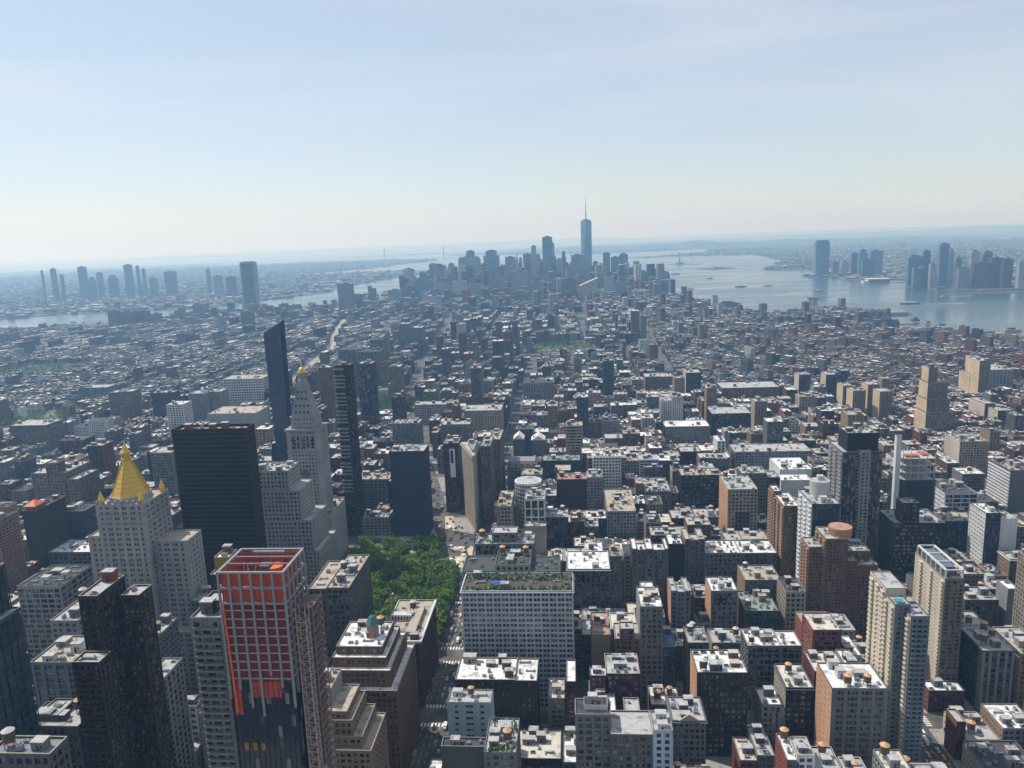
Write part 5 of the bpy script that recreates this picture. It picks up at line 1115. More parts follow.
# tallest spire
root = empty('skyscraper', (125, 4569, 4.5)); tag(root, 'tallest blue glass skyscraper, tapering and topped by a long mast', 'tower')
W = MB(); s_ = 31; W.box(125 - s_, 125 + s_, 4569 - s_, 4569 + s_, 4.5, 56); 
b_ = [(125 + s_ * a, 4569 + s_ * c, 56) for a, c in ((-1, -1), (1, -1), (1, 1), (-1, 1))]; t_ = [(125 + s_ * a, 4569 + s_ * c, 417) for a, c in ((0, -1), (1, 0), (0, 1), (-1, 0))]
W.poly(b_ + t_, [(0, 1, 4), (1, 2, 5), (2, 3, 6), (3, 0, 7), (4, 1, 5), (5, 2, 6), (6, 3, 7), (7, 0, 4), (4, 5, 6, 7)])
W.build('glazing', farwall('pale_blue_curtain_wall', (.16,.25,.32), (.10,.17,.23), .3), root, 'world')
W = MB(); W.cyl(125, 4569, 417, 424, 20, 20, 24); W.build('crown_ring', WM['steel'], root, 'world'); W = MB(); W.cyl(125, 4569, 424, 470, 3.6, 2.6, 8); W.cyl(125, 4569, 470, 541, 2.4, .8, 8); W.build('mast', WM['steel'], root, 'world'); foot(94, 156, 4538, 4600, 417)
# rounded top tower over the river
def tapered(name, label, x0, x1, y0, y1, z1, mat, steps, cat='tower', ex=None):
    root = empty(name, ((x0 + x1) / 2, (y0 + y1) / 2, 4.5)); tag(root, label, cat); W = MB(); z0 = 4.5
    for (f, ins) in steps: W.box(x0 + ins, x1 - ins, y0 + ins, y1 - ins, z0, 4.5 + (z1 - 4.5) * f); z0 = 4.5 + (z1 - 4.5) * f
    W.build('wall', mat, root, 'world'); B_ = MB(); i_ = steps[-1][1] + 6; B_.box(x0 + i_, x1 - i_, y0 + i_, y1 - i_, z1, z1 + 4); B_.build('plant_room', WM['dgrey'], root, 'world'); foot(x0, x1, y0, y1, z1); return root
tapered('skyscraper', 'solitary tall blue glass tower at the water edge across the river', 1668, 1756, 5380, 5430, 240, FM['g'], ((.93, 0), (1.0, 3)))
rt = tapered('skyscraper', 'solitary dark glass tower with white framed crown standing at the left before the bay', -1668, -1600, 3939, 3975, 262, FM['d'], ((1.0, 0),))
B_ = MB(); B_.box(-1670, -1598, 3937, 3939, 256, 264); B_.box(-1672, -1667, 3936.5, 3976, 6, 258); B_.box(-1601, -1596, 3936.5, 3976, 6, 258); B_.build('white_frame', WM['lgrey'], rt, 'world')
# arched bright roof building by the tallest tower
root = empty('arched_building', (110, 4000, 4.5)); tag(root, 'pale building with a bright sloping roof before the tallest skyscraper', 'building')
W = MB(); W.poly([(75, 4000, 4.5), (165, 4000, 4.5), (165, 4060, 4.5), (75, 4060, 4.5), (75, 4000, 80), (165, 4000, 118), (165, 4060, 118), (75, 4060, 80)], [(0, 3, 2, 1), (4, 5, 6, 7), (0, 1, 5, 4), (1, 2, 6, 5), (2, 3, 7, 6), (3, 0, 4, 7)]); W.build('wall', FM['p'], root, 'world')
W = MB(); W.poly([(73, 3998, 80.5), (167, 3998, 119), (167, 4062, 119), (73, 4062, 80.5), (73, 3998, 82.5), (167, 3998, 121), (167, 4062, 121), (73, 4062, 82.5)], [(0, 3, 2, 1), (4, 5, 6, 7), (0, 1, 5, 4), (1, 2, 6, 5), (2, 3, 7, 6), (3, 0, 4, 7)]); W.build('roof', RM['rcream'], root, 'world'); foot(75, 165, 4000, 4060, 110)
# vent tower on the river edge, terminal, piers
root = empty('vent_tower', (1035, 3335, 2)); tag(root, 'twin shafted ventilation tower under a flat cap standing in the river', 'tower')
xq, _q = 1180, 0
W = MB(); W.box(1018, 1031, 3325, 3345, 2, 42); W.box(1039, 1052, 3325, 3345, 2, 42); W.build('shaft', FM['t'], root, 'world'); W = MB(); W.box(1014, 1056, 3322, 3348, 42, 46); W.box(1056, 1090, 3328, 3342, 42.4, 44); W.build('cap', WM['dgrey'], root, 'world'); W = MB(); W.box(1008, 1062, 3315, 3355, 0, 8); W.build('base', M_conc, root, 'world')
root = empty('ferry_terminal', (1800, 4665, 4.5)); tag(root, 'long white arcaded terminal building on the far river bank', 'building')
W = MB(); W.box(1740, 1860, 4640, 4690, 0, 26)
for i in range(9): xx = 1745 + i * 13; W.box(xx, xx + 8, 4637.5, 4640, 6, 20, 1)
W.prism([(1715, 4645), (1740, 4645), (1740, 4685), (1715, 4685)], 0, 16); W.build('wall', [WM['white'], M_dark], root, 'world'); W = MB(); W.box(1736, 1864, 4635, 4695, 26, 28); W.build('roof', RM['rwhite'], root, 'world')
for i, (a, b, c, d) in enumerate(((1150, 1290, 2990, 3015), (930, 1180, 2700, 2730), (1020, 1230, 2520, 2550), (1130, 1330, 2330, 2360), (1270, 1420, 2060, 2090), (1860, 2210, 3990, 4006), (1960, 2290, 3880, 3896), (1850, 2260, 3780, 3796), (2080, 2400, 3280, 3300))):
    P_ = MB(); P_.box(a, b, c, d, 0, 4.0); 
    if i % 2 == 0: P_.box(a + 20, b - 10, c + 4, d - 4, 4.0, 11, 1)
    o = P_.build('pier', [WM['tan'], WM['lgrey']]); tag(o, ('weathered timber pier, %s from the left, reaching out from the near river bank' if i < 5 else 'dark low pier, %s from the left, reaching out from the far river bank') % ORD[i if i < 5 else i - 5], 'pier', 'piers in the wide river')
# statue on its island
root = empty('statue', (1154, 8161, 4.5)); tag(root, 'tiny green robed statue raising a torch on a star shaped pedestal island', 'statue')
P_ = MB(); P_.cyl(1154, 8161, 4.5, 20, 45, 42, 11); P_.prism([(1143, 8150), (1165, 8150), (1165, 8172), (1143, 8172)], 20, 47, 0, [(1147, 8154), (1161, 8154), (1161, 8168), (1147, 8168)]); P_.build('pedestal', WM['grey'], root, 'world')
P_ = MB(); P_.cyl(1154, 8161, 47, 66, 6, 4.2, 10); P_.cyl(1154, 8161, 66, 78, 4.2, 3, 10); P_.cyl(1154, 8161, 78, 84, 2, 2, 8); P_.cyl(1154, 8161, 84, 85.5, 4, 2.2, 8); P_.bar((1151, 8161, 76), (1148, 8161, 92), 2); P_.cyl(1148, 8161, 92, 96, 1.8, .6, 8); P_.build('figure', WM['copper'], root, 'world')
# suspension bridge at the harbour mouth
root = empty('suspension_bridge', (-3245, 16230, 2)); tag(root, 'faint grey suspension bridge crossing the harbour mouth at the horizon', 'bridge')
A, B = Vector((-3789, 15947, 0)), Vector((-2650, 16540, 0)); d = (B - A).normalized()
for P in (A, B):
    T = MB(); n_ = Vector((-d.y, d.x, 0)) * 16
    for s in (-1, 1): q = P + n_ * s; T.bar((q.x, q.y, 0), (q.x, q.y, 205), 14)
    for z in (70, 200): T.bar(tuple((P - n_)[:2]) + (z,), tuple((P + n_)[:2]) + (z,), 12)
    T.build('bridge_tower', WM['steel'], root, 'world')
D = MB(); p0 = A - d * 700; p1 = B + d * 700; D.bar((p0.x, p0.y, 62), (p1.x, p1.y, 62), 9); D.build('deck', WM['steel'], root, 'world')
D = MB(); pts = []
for i in range(25): t = i / 24; q = A + (B - A) * t; pts.append((q.x, q.y, 72 + 130 * (2 * t - 1) ** 2))
for i in range(24): D.bar(pts[i], pts[i + 1], 3)
D.bar((p0.x, p0.y, 62), (A.x, A.y, 202), 3); D.bar((B.x, B.y, 202), (p1.x, p1.y, 62), 3); D.build('main_cable', WM['steel'], root, 'world')
# ------------------------------------------------------------------ the rest of the city: lots along the blocks
def in_foot(x0, x1, y0, y1):
    for a, b, c, d in FOOT:
        if min(x1, b) - max(x0, a) > .5 and min(y1, d) - max(y0, c) > .5: return True
    return False
GREEN = [(-1100, -960, 1395, 1560), (-1640, -1400, 1990, 2230), (-415, -290, 1478, 1590), (-95, 105, 2230, 2400), (150, 240, 2280, 2340), (700, 1000, 2700, 2800)]
NG = rng; LOTS = []
def region(x, y):
    """heights (lo, hi), chance of a tall one, lot width range, tree chance"""
    if y < 1570:
        if -225 < x < 245: return (30, 58, .06, (14, 26)) if y > 430 else (24, 45, .0, (12, 22))
        if 245 <= x < 520: return (20, 46, .12, (12, 24))
        if x >= 520: return (13, 22, .07, (7, 18))
        if -620 < x <= -225: return (25, 50, .15, (14, 26))
        return (15, 26, .12, (10, 22))
    if y < 2450:
        if x > 260: return (11, 19, .06, (7, 16))
        if x > -520: return (18, 44, .10, (12, 28))
        return (14, 19, .02, (8, 18))
    if y < 3300:
        if x > 300: return (12, 24, .05, (10, 24))
        if x > -600: return (18, 36, .06, (12, 30))
        return (14, 22, .06, (10, 24))
    if y < 3950: return (18, 42, .08, (16, 32)) if x > -700 else (15, 28, .1, (14, 34))
    return (30, 80, .22, (24, 42)) if x > -900 and y > 4150 else (20, 50, .1, (24, 44)) if x > -900 else (15, 40, .1, (20, 40))
PAL = [('grey', .13), ('dgrey', .12), ('lgrey', .09), ('brown', .16), ('dbrown', .08), ('red', .05), ('maroon', .06), ('beige', .11), ('taupe', .12), ('white', .06), ('slate', .05), ('tan', .12)]
ROOFP = [('rwhite', .22), ('rlight', .34), ('rtar', .20), ('rtan', .15), ('rcream', .09)]
RC = dict(rwhite=(.50,.50,.49), rlight=(.19,.19,.19), rtar=(.05,.05,.055), rtan=(.22,.20,.17), rcream=(.36,.34,.30))
def pick(pl):
    u = NG.random() * sum(p for _, p in pl)
    for k, p in pl:
        u -= p
        if u <= 0: return k
    return pl[-1][0]
CORR = [(lambda y: -75, 1550, 2240, 9), (lambda y: 245 + (y - 1560) * .03, 1550, 3400, 10), (lambda y: 520 - (y - 1560) * .12, 1550, 3600, 9), (lambda y: float(np.interp(y, [1550, 1958, 2211, 2489, 2671, 3165, 3500], [-625, -680, -724, -748, -814, -932, -1000])), 1550, 3400, 15),
    (lambda y: -840, 1550, 2450, 9), (lambda y: -1050, 1550, 2450, 9), (lambda y: -490 - (y - 1560) * .05, 1550, 3300, 9), (lambda y: 795, 1550, 2300, 12), (lambda y: 60 + (y - 2400) * .02, 2400, 4000, 6)]
def lot(x0, x1, y0, y1, rot=0, cxy=None):
    cx, c2 = (x0 + x1) / 2, (y0 + y1) / 2
    wx, wy = cx, c2
    if rot: 
        a, b = cxy; ca, sa = math.cos(rot), math.sin(rot); wx = a + (cx - a) * ca - (c2 - b) * sa; wy = b + (cx - a) * sa + (c2 - b) * ca
    q = proj(wx, wy, 30)
    if q is None or q[0] < -60 or q[0] > 1090 or q[1] > 860: return
    if not inside(np.array([wx]), np.array([wy]), MAN)[0]: return
    if any(a < wx < b and c < wy < d for a, b, c, d in GREEN) or inpark(wx, wy): return
    if abs(wx - bway(wy)) < 13 + (x1 - x0) / 2 and 745 < wy < 3600: return
    if wy > 1555:
        hw = (x1 - x0) / 2 + 2
        for ax, ya, yb, w in CORR:
            if ya < wy < yb and abs(wx - ax(wy)) < w + hw: return
    if not rot and in_foot(x0, x1, y0, y1): return
    if rot and in_foot(wx - 12, wx + 12, wy - 12, wy + 12): return
    lo, hi, tall, _ = region(wx, wy); h = NG.uniform(lo, hi)
    if NG.random() < tall: h = NG.uniform(hi * 1.1, hi * (2.0 if wy < 1570 else 2.3))
    for a, b, c, d, cap in ((-430, -190, 1290, 1480, 17), (-1130, -880, 1240, 1396, 12), (-110, 120, 2020, 2232, 12), (140, 260, 2130, 2282, 12)):
        if a < wx < b and c < wy < d: h = min(h, NG.uniform(cap * .7, cap))
    LOTS.append([x0, x1, y0, y1, GROUND + h, pick(PAL) if not (wy < 2500 and wx > 520) else pick([('brown', .3), ('red', .10), ('maroon', .15), ('tan', .2), ('grey', .15), ('dgrey', .1)]), pick(ROOFP), rot, cxy, wx, wy])
for x0, x1, y0, y1 in blocks:
    if y1 < 330: continue
    for ya, yb in ((y0 + 1.5, y0 + NG.uniform(25, 29)), (y1 - NG.uniform(25, 29), y1 - 1.5)):
        x = x0 + 1.5
        while x < x1 - 7:
            lo, hi = region((x0 + x1) / 2, y0)[3]; w_ = min(NG.uniform(lo, hi), x1 - 1.5 - x)
            if x1 - 1.5 - x - w_ < 7: w_ = x1 - 1.5 - x
            yy0, yy1 = (ya, yb + NG.uniform(-3, 1.5)) if ya < (y0 + y1) / 2 else (ya + NG.uniform(-1.5, 3), yb)
            # try to shrink round neighbours that already stand there
            if in_foot(x, x + w_, yy0, yy1):
                if not in_foot(x + w_ * .45, x + w_, yy0, yy1) and w_ > 14: lot(x + w_ * .45, x + w_ - .05, yy0, yy1)
                elif not in_foot(x, x + w_ * .5, yy0, yy1) and w_ > 14: lot(x, x + w_ * .5, yy0, yy1)
                elif not in_foot(x, x + w_, yy0 + 12, yy1): lot(x, x + w_ - .05, yy0 + 12, yy1)
            else: lot(x, x + w_ - .05, yy0, yy1)
            x += w_
# lower city in turned grids
def grid(X0, X1, Y0, Y1, bw, bd, st, rot):
    cxy = ((X0 + X1) / 2, (Y0 + Y1) / 2); M = 1.25
    xa = cxy[0] - (X1 - X0) / 2 * M; xb = cxy[0] + (X1 - X0) / 2 * M; ya = cxy[1] - (Y1 - Y0) / 2 * M - 200 * abs(rot); yb = cxy[1] + (Y1 - Y0) / 2 * M + 200 * abs(rot)
    y = ya
    while y < yb:
        x = xa
        while x < xb:
            for p, q in ((y, y + bd / 2 - 2), (y + bd / 2 + 1, y + bd)):
                u = x
                while u < x + bw - 6:
                    lo, hi = region(min(max(u, X0), X1), min(max(y, Y0), Y1))[3]; w_ = min(NG.uniform(lo, hi), x + bw - u)
                    ca, sa = math.cos(rot), math.sin(rot); mx, my = u + w_ / 2, (p + q) / 2
                    wx = cxy[0] + (mx - cxy[0]) * ca - (my - cxy[1]) * sa; wy = cxy[1] + (mx - cxy[0]) * sa + (my - cxy[1]) * ca
                    if X0 <= wx < X1 and Y0 <= wy < Y1: lot(u, u + w_ - .1, p + NG.uniform(0, 2), q - NG.uniform(0, 4), rot, cxy)
                    u += w_
            x += bw + st
        y += bd + st * .8
grid(-2150, -450, 1575, 2450, 190, 62, 22, 0.0)
grid(-2650, -2150, 1900, 3300, 150, 62, 22, -.1)
grid(-450, 300, 1575, 2450, 125, 62, 20, -.02)
grid(300, 1500, 1575, 2450, 110, 60, 18, .42)
grid(-2150, -620, 2450, 3300, 75, 120, 17, -.16)
grid(-620, 300, 2450, 3300, 62, 130, 18, .02)
grid(300, 1450, 2450, 3300, 120, 62, 20, .12)
grid(-1900, -200, 3300, 3950, 100, 66, 20, -.3)
grid(-200, 900, 3300, 3950, 100, 66, 20, .12)
grid(-1200, 700, 3950, 5350, 95, 75, 20, .2)
# keep the lots from standing in front of the buildings measured off the photograph
HB = []
for v in VIS:
    if v[2] < 1700:
        a = proj(v[0], v[2], v[4]); b = proj(v[1], v[2], v[4]); g = proj((v[0] + v[1]) / 2, v[2], GROUND)
        if a and b and g: HB.append((v[2], a[0], b[0], (a[1] + b[1]) / 2, g[1]))
HB = np.array(HB)
for L in LOTS:
    if L[10] > 1570 or L[7]: continue
    for _ in range(14):
        a = proj(L[0], L[2], L[4]); b = proj(L[1], L[2], L[4]); t = proj((L[0] + L[1]) / 2, L[3], L[4])[1]
        ov_ = np.minimum(HB[:, 2], b[0]) - np.maximum(HB[:, 1], a[0]); m_ = (HB[:, 0] > L[3] - 1) & (ov_ > 2)
        if not m_.any() or L[4] < GROUND + 11: break
        lim = (HB[m_, 3] + np.minimum(150, .62 * (HB[m_, 4] - HB[m_, 3]))).max()
        if t >= lim: break
        L[4] -= 4
pv_ = MB()
for ax, ya, yb, w in (CORR[3],):
    y = ya
    while y < yb: a, b = ax(y), ax(min(yb, y + 100)); pv_.poly([(a - w * .62, y, 6.02), (a + w * .62, y, 6.02), (b + w * .62, min(yb, y + 100), 6.02), (b - w * .62, min(yb, y + 100), 6.02)], [(0, 1, 2, 3)]); y += 100
structure(pv_, 'avenue', plain('pale_asphalt', (.30,.28,.25), .9))  # one avenue laid in a lighter asphalt colour than the other streets
# which lots show, front to back, by the strip of each column they add
for L in LOTS: L.append(0.0)
ev = [(v[2], v[0], v[1], v[4], None) for v in VIS] + [(L[10] - (L[3] - L[2]) / 2, L[9] - (L[1] - L[0]) / 2, L[9] + (L[1] - L[0]) / 2, L[4], L) for L in LOTS]
ev.sort(key=lambda e: e[0]); cover = np.full(1024, 768.0)
for y, x0, x1, z, L in ev:
    a = proj(x0, y, z); b = proj(x1, y, z)
    if a is None or b is None: continue
    yb_ = proj((x0 + x1) / 2, y + 25, z)[1]; c0, c1 = int(max(0, a[0])), int(min(1024, b[0] + 1))
    if c1 <= c0: continue
    t = max(0.0, min((a[1] + b[1]) / 2, yb_)); seg = cover[c0:c1]; gain = np.clip(seg - t, 0, None).sum(); cover[c0:c1] = np.minimum(seg, t)
    if L is not None: L[11] = gain
# ---- labels of the filling buildings, told from landmarks one can find
ANCH = [('the wedge tower', -100, 890), ('the rooftop garden block', -14, 540), ('the clock tower', -245, 777), ('the gilded tower', -292, 541), ('the black slab tower', -262, 620), ('the slanted glass tower', -328, 945), ('the striped slender tower', -221, 860),
    ('the square side glass block', -155, 868), ('the rounded balcony building', -20, 780), ('the brown residential complex', 236, 620), ('the blue black tower', 278, 710), ('the boxy black building', 325, 700), ('the taller balcony tower', 278, 560),
    ('the art deco tower', 593, 1250), ('the slender grey tower', 78, 538), ('the recessed cream building', 199, 815), ('the bright white loft', 67, 935), ('the red netted tower', -100, 311), ('the turreted brown tower', -103, 470), ('the dark brown loft', 117, 487),
    ('the white pilastered loft', 310, 550), ('the cream brick building', 533, 1030), ('the square penthouse block', -580, 870), ('the white stone emporium', -626, 1510), ('the unfinished glass tower', 322, 780), ('the black brick warehouse', 170, 890), ('the two court block', 90, 645), ('the broad black warehouse', 285, 1300)]
CW = dict(grey='grey', dgrey='dark grey', lgrey='light grey', brown='brown', dbrown='dark brown', red='red', maroon='maroon', beige='beige', taupe='taupe', white='white', slate='slate', tan='tan'); RW = dict(rwhite='white roof', rlight='pale roof', rtar='black roof', rtan='gravel roof', rcream='cream roof')
labels = set(o.get('label') for o in scene.objects if o.get('label'))
NB = ('a block', 'two blocks', 'three blocks', 'four blocks', 'five blocks', 'six blocks', 'seven blocks')
def label_for(L, tanks):
    h = L[4] - GROUND; size = 'low' if h < 24 else 'medium' if h < 45 else 'tall'; wd = ' narrow' if L[1] - L[0] < 13 else ' broad' if L[1] - L[0] > 22 else ''
    for n_, ax, ay in sorted(ANCH, key=lambda a: (a[1] - L[9]) ** 2 + (a[2] - L[10]) ** 2)[:4]:
        dx, dy = L[9] - ax, L[10] - ay; pa = proj(ax, ay, 60); pl = proj(L[9], L[10], L[4]); side = 'left' if pl[0] < pa[0] else 'right'
        nb_ = min(6, max(0, round(abs(dy) / 80) - 1))
        if abs(dy) > 45: rel = NB[nb_] + (' behind ' if dy > 0 else ' before ') + n_ + (', leftward' if side == 'left' else ', rightward')
        else: rel = ('just ' if abs(dx) < 45 else 'well ' if abs(dx) > 110 else '') + side + ' of ' + n_
        t = '%s%s %s building, %s%s, %s' % (size, wd, CW[L[5]], RW[L[6]], ' with tank' if tanks else '', rel)
        if t not in labels and len(t.split()) <= 16: labels.add(t); return t
    return None
cand = sorted([L for L in LOTS if L[7] == 0 and L[10] < 1570], key=lambda L: -L[11]); indiv = []
NIND = 135
for L in cand:
    if len(indiv) >= NIND or L[11] < 25: break
    r = hsh(str((round(L[0]), round(L[2])))); tk = 1 if r.random() < .4 and L[4] > 24 else 0; t = label_for(L, tk)
    if t and len(t.split()) <= 19: indiv.append(L); L.append((t, tk))
KN = dict(low='low_building')
for L in indiv:
    t, tk = L[12]; r = hsh(t); x0, x1, y0, y1, z1, wk, rk = L[:7]
    h = z1 - GROUND; root = empty('row_building' if h < 24 else 'loft_building' if h < 46 else 'tall_building', ((x0 + x1) / 2, (y0 + y1) / 2, GROUND)); tag(root, t, 'building', 'ordinary buildings along the blocks')
    mats = [WM[wk]]; st = dict(k=r.choice(('P', 'P', 'P', 'P', 'V', 'R')), fl=r.choice((3.5, 3.8, 4.1)), bay=r.choice((3, 3.6, 4.4, 5.2)), bE=0 if r.random() < .45 else 1, bW=0 if r.random() < .45 else 1)
    st['pw'] = st['bay'] * r.uniform(.25, .5)
    if r.random() < .35 and not st['bE']: mats.append(WM[r.choice(('orange', 'tan', 'beige', 'lgrey', 'red'))]); st['side_i'] = 1
    v = (x0, x1, y0, y1, z1); W = MB(); G = MB(); Rf = MB(); Cp = MB(); facade(W, G, v, st, 0); roof_of(W, Rf, v, Cp)
    W.build('wall', mats, root, 'world'); G.build('glazing', GM['gd'], root, 'world'); Rf.build('roof', RM[rk], root, 'world'); Cp.build('parapet_coping', WM[r.choice(('lgrey', 'grey', 'beige', 'white'))], root, 'world')
    near = y0 < 950; clutter(root, v, r, r.choice((1, 1, 2)), r.randint(2, 6) if near else 1, tk, r.choice(('grey', 'lgrey', 'white', 'brown', 'dgrey')))
isind = set(id(L) for L in indiv)
# ---- everything else in one mass: near ones with the same lattice, far ones as blocks with bulkheads
W = MB(); G = MB(); NM_ = list(WALL.keys()); mats = [WM[k] for k in NM_]; base_n = len(mats); RK = list(RM.keys()); mats += [RM[k] for k in RK]; mats += [M_wood, M_lid, M_hvac]
def clut_mass(v, r, n):
    x0, x1, y0, y1, z1 = v
    for i in range(n):
        w_ = r.uniform(1.2, 5); d_ = r.uniform(1.2, 4)
        if x1 - x0 < w_ + 2 or y1 - y0 < d_ + 2: continue
        a = r.uniform(x0 + .7, x1 - w_ - .7); b = r.uniform(y0 + .7, y1 - d_ - .7); h = r.uniform(1, 4.5); k = r.choice((NM_.index('lgrey'), NM_.index('grey'), NM_.index('white'), NM_.index('brown'), base_n + len(RK) + 2))
        W.box(a, a + w_, b, b + d_, z1 + .18 + i * .003, z1 + h, k); W.box(a + .1, a + w_ - .1, b + .1, b + d_ - .1, z1 + h, z1 + h + .1, base_n + RK.index(r.choice(('rwhite', 'rlight', 'rtar'))))
    if r.random() < .3 and x1 - x0 > 8 and y1 - y0 > 10:
        a = r.uniform(x0 + 3, x1 - 3); b = r.uniform(y0 + 3, y1 - 3); W.cyl(a, b, z1 + 2.4, z1 + 6, 1.9, 1.8, 8, base_n + len(RK)); W.cyl(a, b, z1 + 6, z1 + 7.3, 2.1, .2, 8, base_n + len(RK) + 1)
        for s in (-1.2, 1.2): W.box(a + s - .1, a + s + .1, b - 1.2, b + 1.2, z1, z1 + 2.4, base_n + len(RK))
farL = []
for L in LOTS:
    if id(L) in isind: continue
    x0, x1, y0, y1, z1, wk, rk, rot = L[:8]; r = hsh(str((round(x0, 1), round(y0, 1))))
    if rot or L[10] > 1570 or L[11] <= 0: farL.append(L); continue
    mi_ = NM_.index(wk); v = (x0, x1, y0, y1, z1)
    st = dict(k=r.choice('PPPVR'), fl=r.choice((3.5, 3.8, 4.1)), bay=r.choice((3.6, 4.4, 5.2)), bE=r.random() < .5, bW=r.random() < .5); st['bE'] = int(st['bE']); st['bW'] = int(st['bW'])
    facade(W, G, v, st, mi_)
    W.box(x0 + .4, x1 - .4, y0 + .4, y1 - .4, z1, z1 + .18, base_n + RK.index(rk))
    for q in ((x0, x1, y0, y0 + .35), (x0, x1, y1 - .35, y1), (x0, x0 + .35, y0 + .35, y1 - .35), (x1 - .35, x1, y0 + .35, y1 - .35)): W.box(*q, z1, z1 + .9, mi_)
    clut_mass(v, r, r.randint(2, 6))
tag(W.build('city_buildings', mats), 'mass of smaller buildings filling the blocks between the named ones', 'buildings', kind='stuff')
tag(G.build('city_windows', [GM['gd']]), 'dark window glass set in the smaller buildings of the blocks', 'windows', kind='stuff')
# far mass with coloured faces
def colormat(name):
    m, nt, b = nm(name, .85, .2); at = node(nt, 'ShaderNodeAttribute', attribute_name='Col'); g = node(nt, 'ShaderNodeNewGeometry')
    sx = node(nt, 'ShaderNodeSeparateXYZ'); nt.links.new(g.outputs['Position'], sx.inputs[0]); sn = node(nt, 'ShaderNodeSeparateXYZ'); nt.links.new(g.outputs['True Normal'], sn.inputs[0])
    u = mathn(nt, 'SUBTRACT', mathn(nt, 'MULTIPLY', sx.outputs['X'], sn.outputs['Y']), mathn(nt, 'MULTIPLY', sx.outputs['Y'], sn.outputs['X']))
    k = mathn(nt, 'MULTIPLY', mathn(nt, 'GREATER_THAN', mathn(nt, 'FRACT', mathn(nt, 'DIVIDE', sx.outputs['Z'], 3.6)), .42), mathn(nt, 'GREATER_THAN', mathn(nt, 'FRACT', mathn(nt, 'DIVIDE', u, 3.1)), .45))
    k = mathn(nt, 'MULTIPLY', k, mathn(nt, 'LESS_THAN', sn.outputs['Z'], .5)); k = mathn(nt, 'MULTIPLY', k, .85)
    mx_ = node(nt, 'ShaderNodeMixRGB'); nt.links.new(k, mx_.inputs['Fac']); nt.links.new(at.outputs['Color'], mx_.inputs['Color1']); mx_.inputs['Color2'].default_value = (.025, .03, .04, 1)
    nt.links.new(mul(nt, mx_.outputs['Color'], noise(nt, .12, 4), .7, 1.2), b.inputs['Base Color']); return m
CM = colormat('far_city_surfaces')
def colorboxes(name, B, label, cat):
    """B rows: x0 x1 y0 y1 z0 z1 rot cx cy wallrgb roofrgb"""
    B = np.array(B, float); n = len(B)
    V = np.stack([B[:, [0, 1, 1, 0, 0, 1, 1, 0]], B[:, [2, 2, 3, 3, 2, 2, 3, 3]], B[:, [4, 4, 4, 4, 5, 5, 5, 5]]], axis=2)
    ca, sa = np.cos(B[:, 6])[:, None], np.sin(B[:, 6])[:, None]; cx, c2 = B[:, 7][:, None], B[:, 8][:, None]
    X = V[:, :, 0] - cx; Y = V[:, :, 1] - c2; V[:, :, 0], V[:, :, 1] = cx + X * ca - Y * sa, c2 + X * sa + Y * ca
    me = bpy.data.meshes.new(name); me.vertices.add(n * 8); me.vertices.foreach_set('co', V.reshape(-1))
    Q = (BOXQ[1:][None] + (np.arange(n) * 8)[:, None, None]).reshape(-1); me.loops.add(len(Q)); me.loops.foreach_set('vertex_index', Q.astype(np.int32))
    me.polygons.add(n * 5); me.polygons.foreach_set('loop_start', (np.arange(n * 5) * 4).astype(np.int32)); me.update(calc_edges=True); me.validate(); me.shade_flat()
    at = me.attributes.new('Col', 'FLOAT_COLOR', 'FACE'); C_ = np.ones((n, 5, 4)); C_[:, 0, :3] = B[:, 12:15]; C_[:, 1:, :3] = B[:, 9:12][:, None]; at.data.foreach_set('color', C_.reshape(-1))
    me.materials.append(CM); o = link(bpy.data.objects.new(name, me)); return tag(o, label, cat, kind='stuff')
rows = []
for L in farL:
    x0, x1, y0, y1, z1, wk, rk, rot, cxy = L[:9]; cx, c2 = cxy if rot else (0, 0); c = WALL[wk]; j = NG.uniform(.5, 1.0); c = [min(.8, q * j) for q in c]; j2 = NG.uniform(.5, 1.15); rc = [q * j2 for q in RC[rk]]
    rows.append([x0, x1, y0, y1, GROUND - 2, z1, rot, cx, c2] + c + rc)
    for i in range(2 if L[10] < 3300 else 1):
        w_ = NG.uniform(2.5, 6); d_ = NG.uniform(2.5, 5)
        if x1 - x0 > w_ + 1 and y1 - y0 > d_ + 1:
            a = NG.uniform(x0, x1 - w_); b = NG.uniform(y0, y1 - d_); j2 = NG.uniform(.3, 2.8); rows.append([a, a + w_, b, b + d_, z1 - .3, z1 + NG.uniform(1.5, 5), rot, cx, c2] + [q * 1.1 for q in c] + [q * j2 for q in RC['rlight']])
colorboxes('distant_buildings', rows, 'mass of small distant buildings filling the lower island', 'buildings')
rows = []; rs = np.random.RandomState(4)
def scatter(poly, n, X, Y, dens_near, hmax, water_in=None):
    xs = rs.uniform(X[0], X[1], n); ys = Y[0] + (Y[1] - Y[0]) * rs.rand(n) ** 1.25; ok = inside(xs, ys, poly); q = np.stack([xs, ys], 1)[ok]
    for x, y in q:
        p = proj(x, y, 10)
        if p is None or p[0] < -20 or p[0] > 1044: continue
        big = rs.rand() < .12; w_ = rs.uniform(12, 40) * (2.2 if big else 1); d_ = rs.uniform(12, 30) * (1.8 if big else 1); h = rs.uniform(6, hmax) * (1 if rs.rand() > .04 else 2.5); g = rs.uniform(.05, .28); t = rs.uniform(-.02, .06)
        rg = rs.choice([.08, .12, .2, .3, .6]); rot = rs.choice([-.5, .1, .6]); rows.append([x - w_ / 2, x + w_ / 2, y - d_ / 2, y + d_ / 2, 2, 4.5 + h, rot, x, y, g + t, g, g - t * .5, rg, rg, rg * .97])
scatter(LAND['brooklyn'], 30000, (-9000, -300), (1500, 14000), 1, 16)
scatter(LAND['new_jersey'], 22000, (1000, 11000), (2500, 14000), 1, 15)
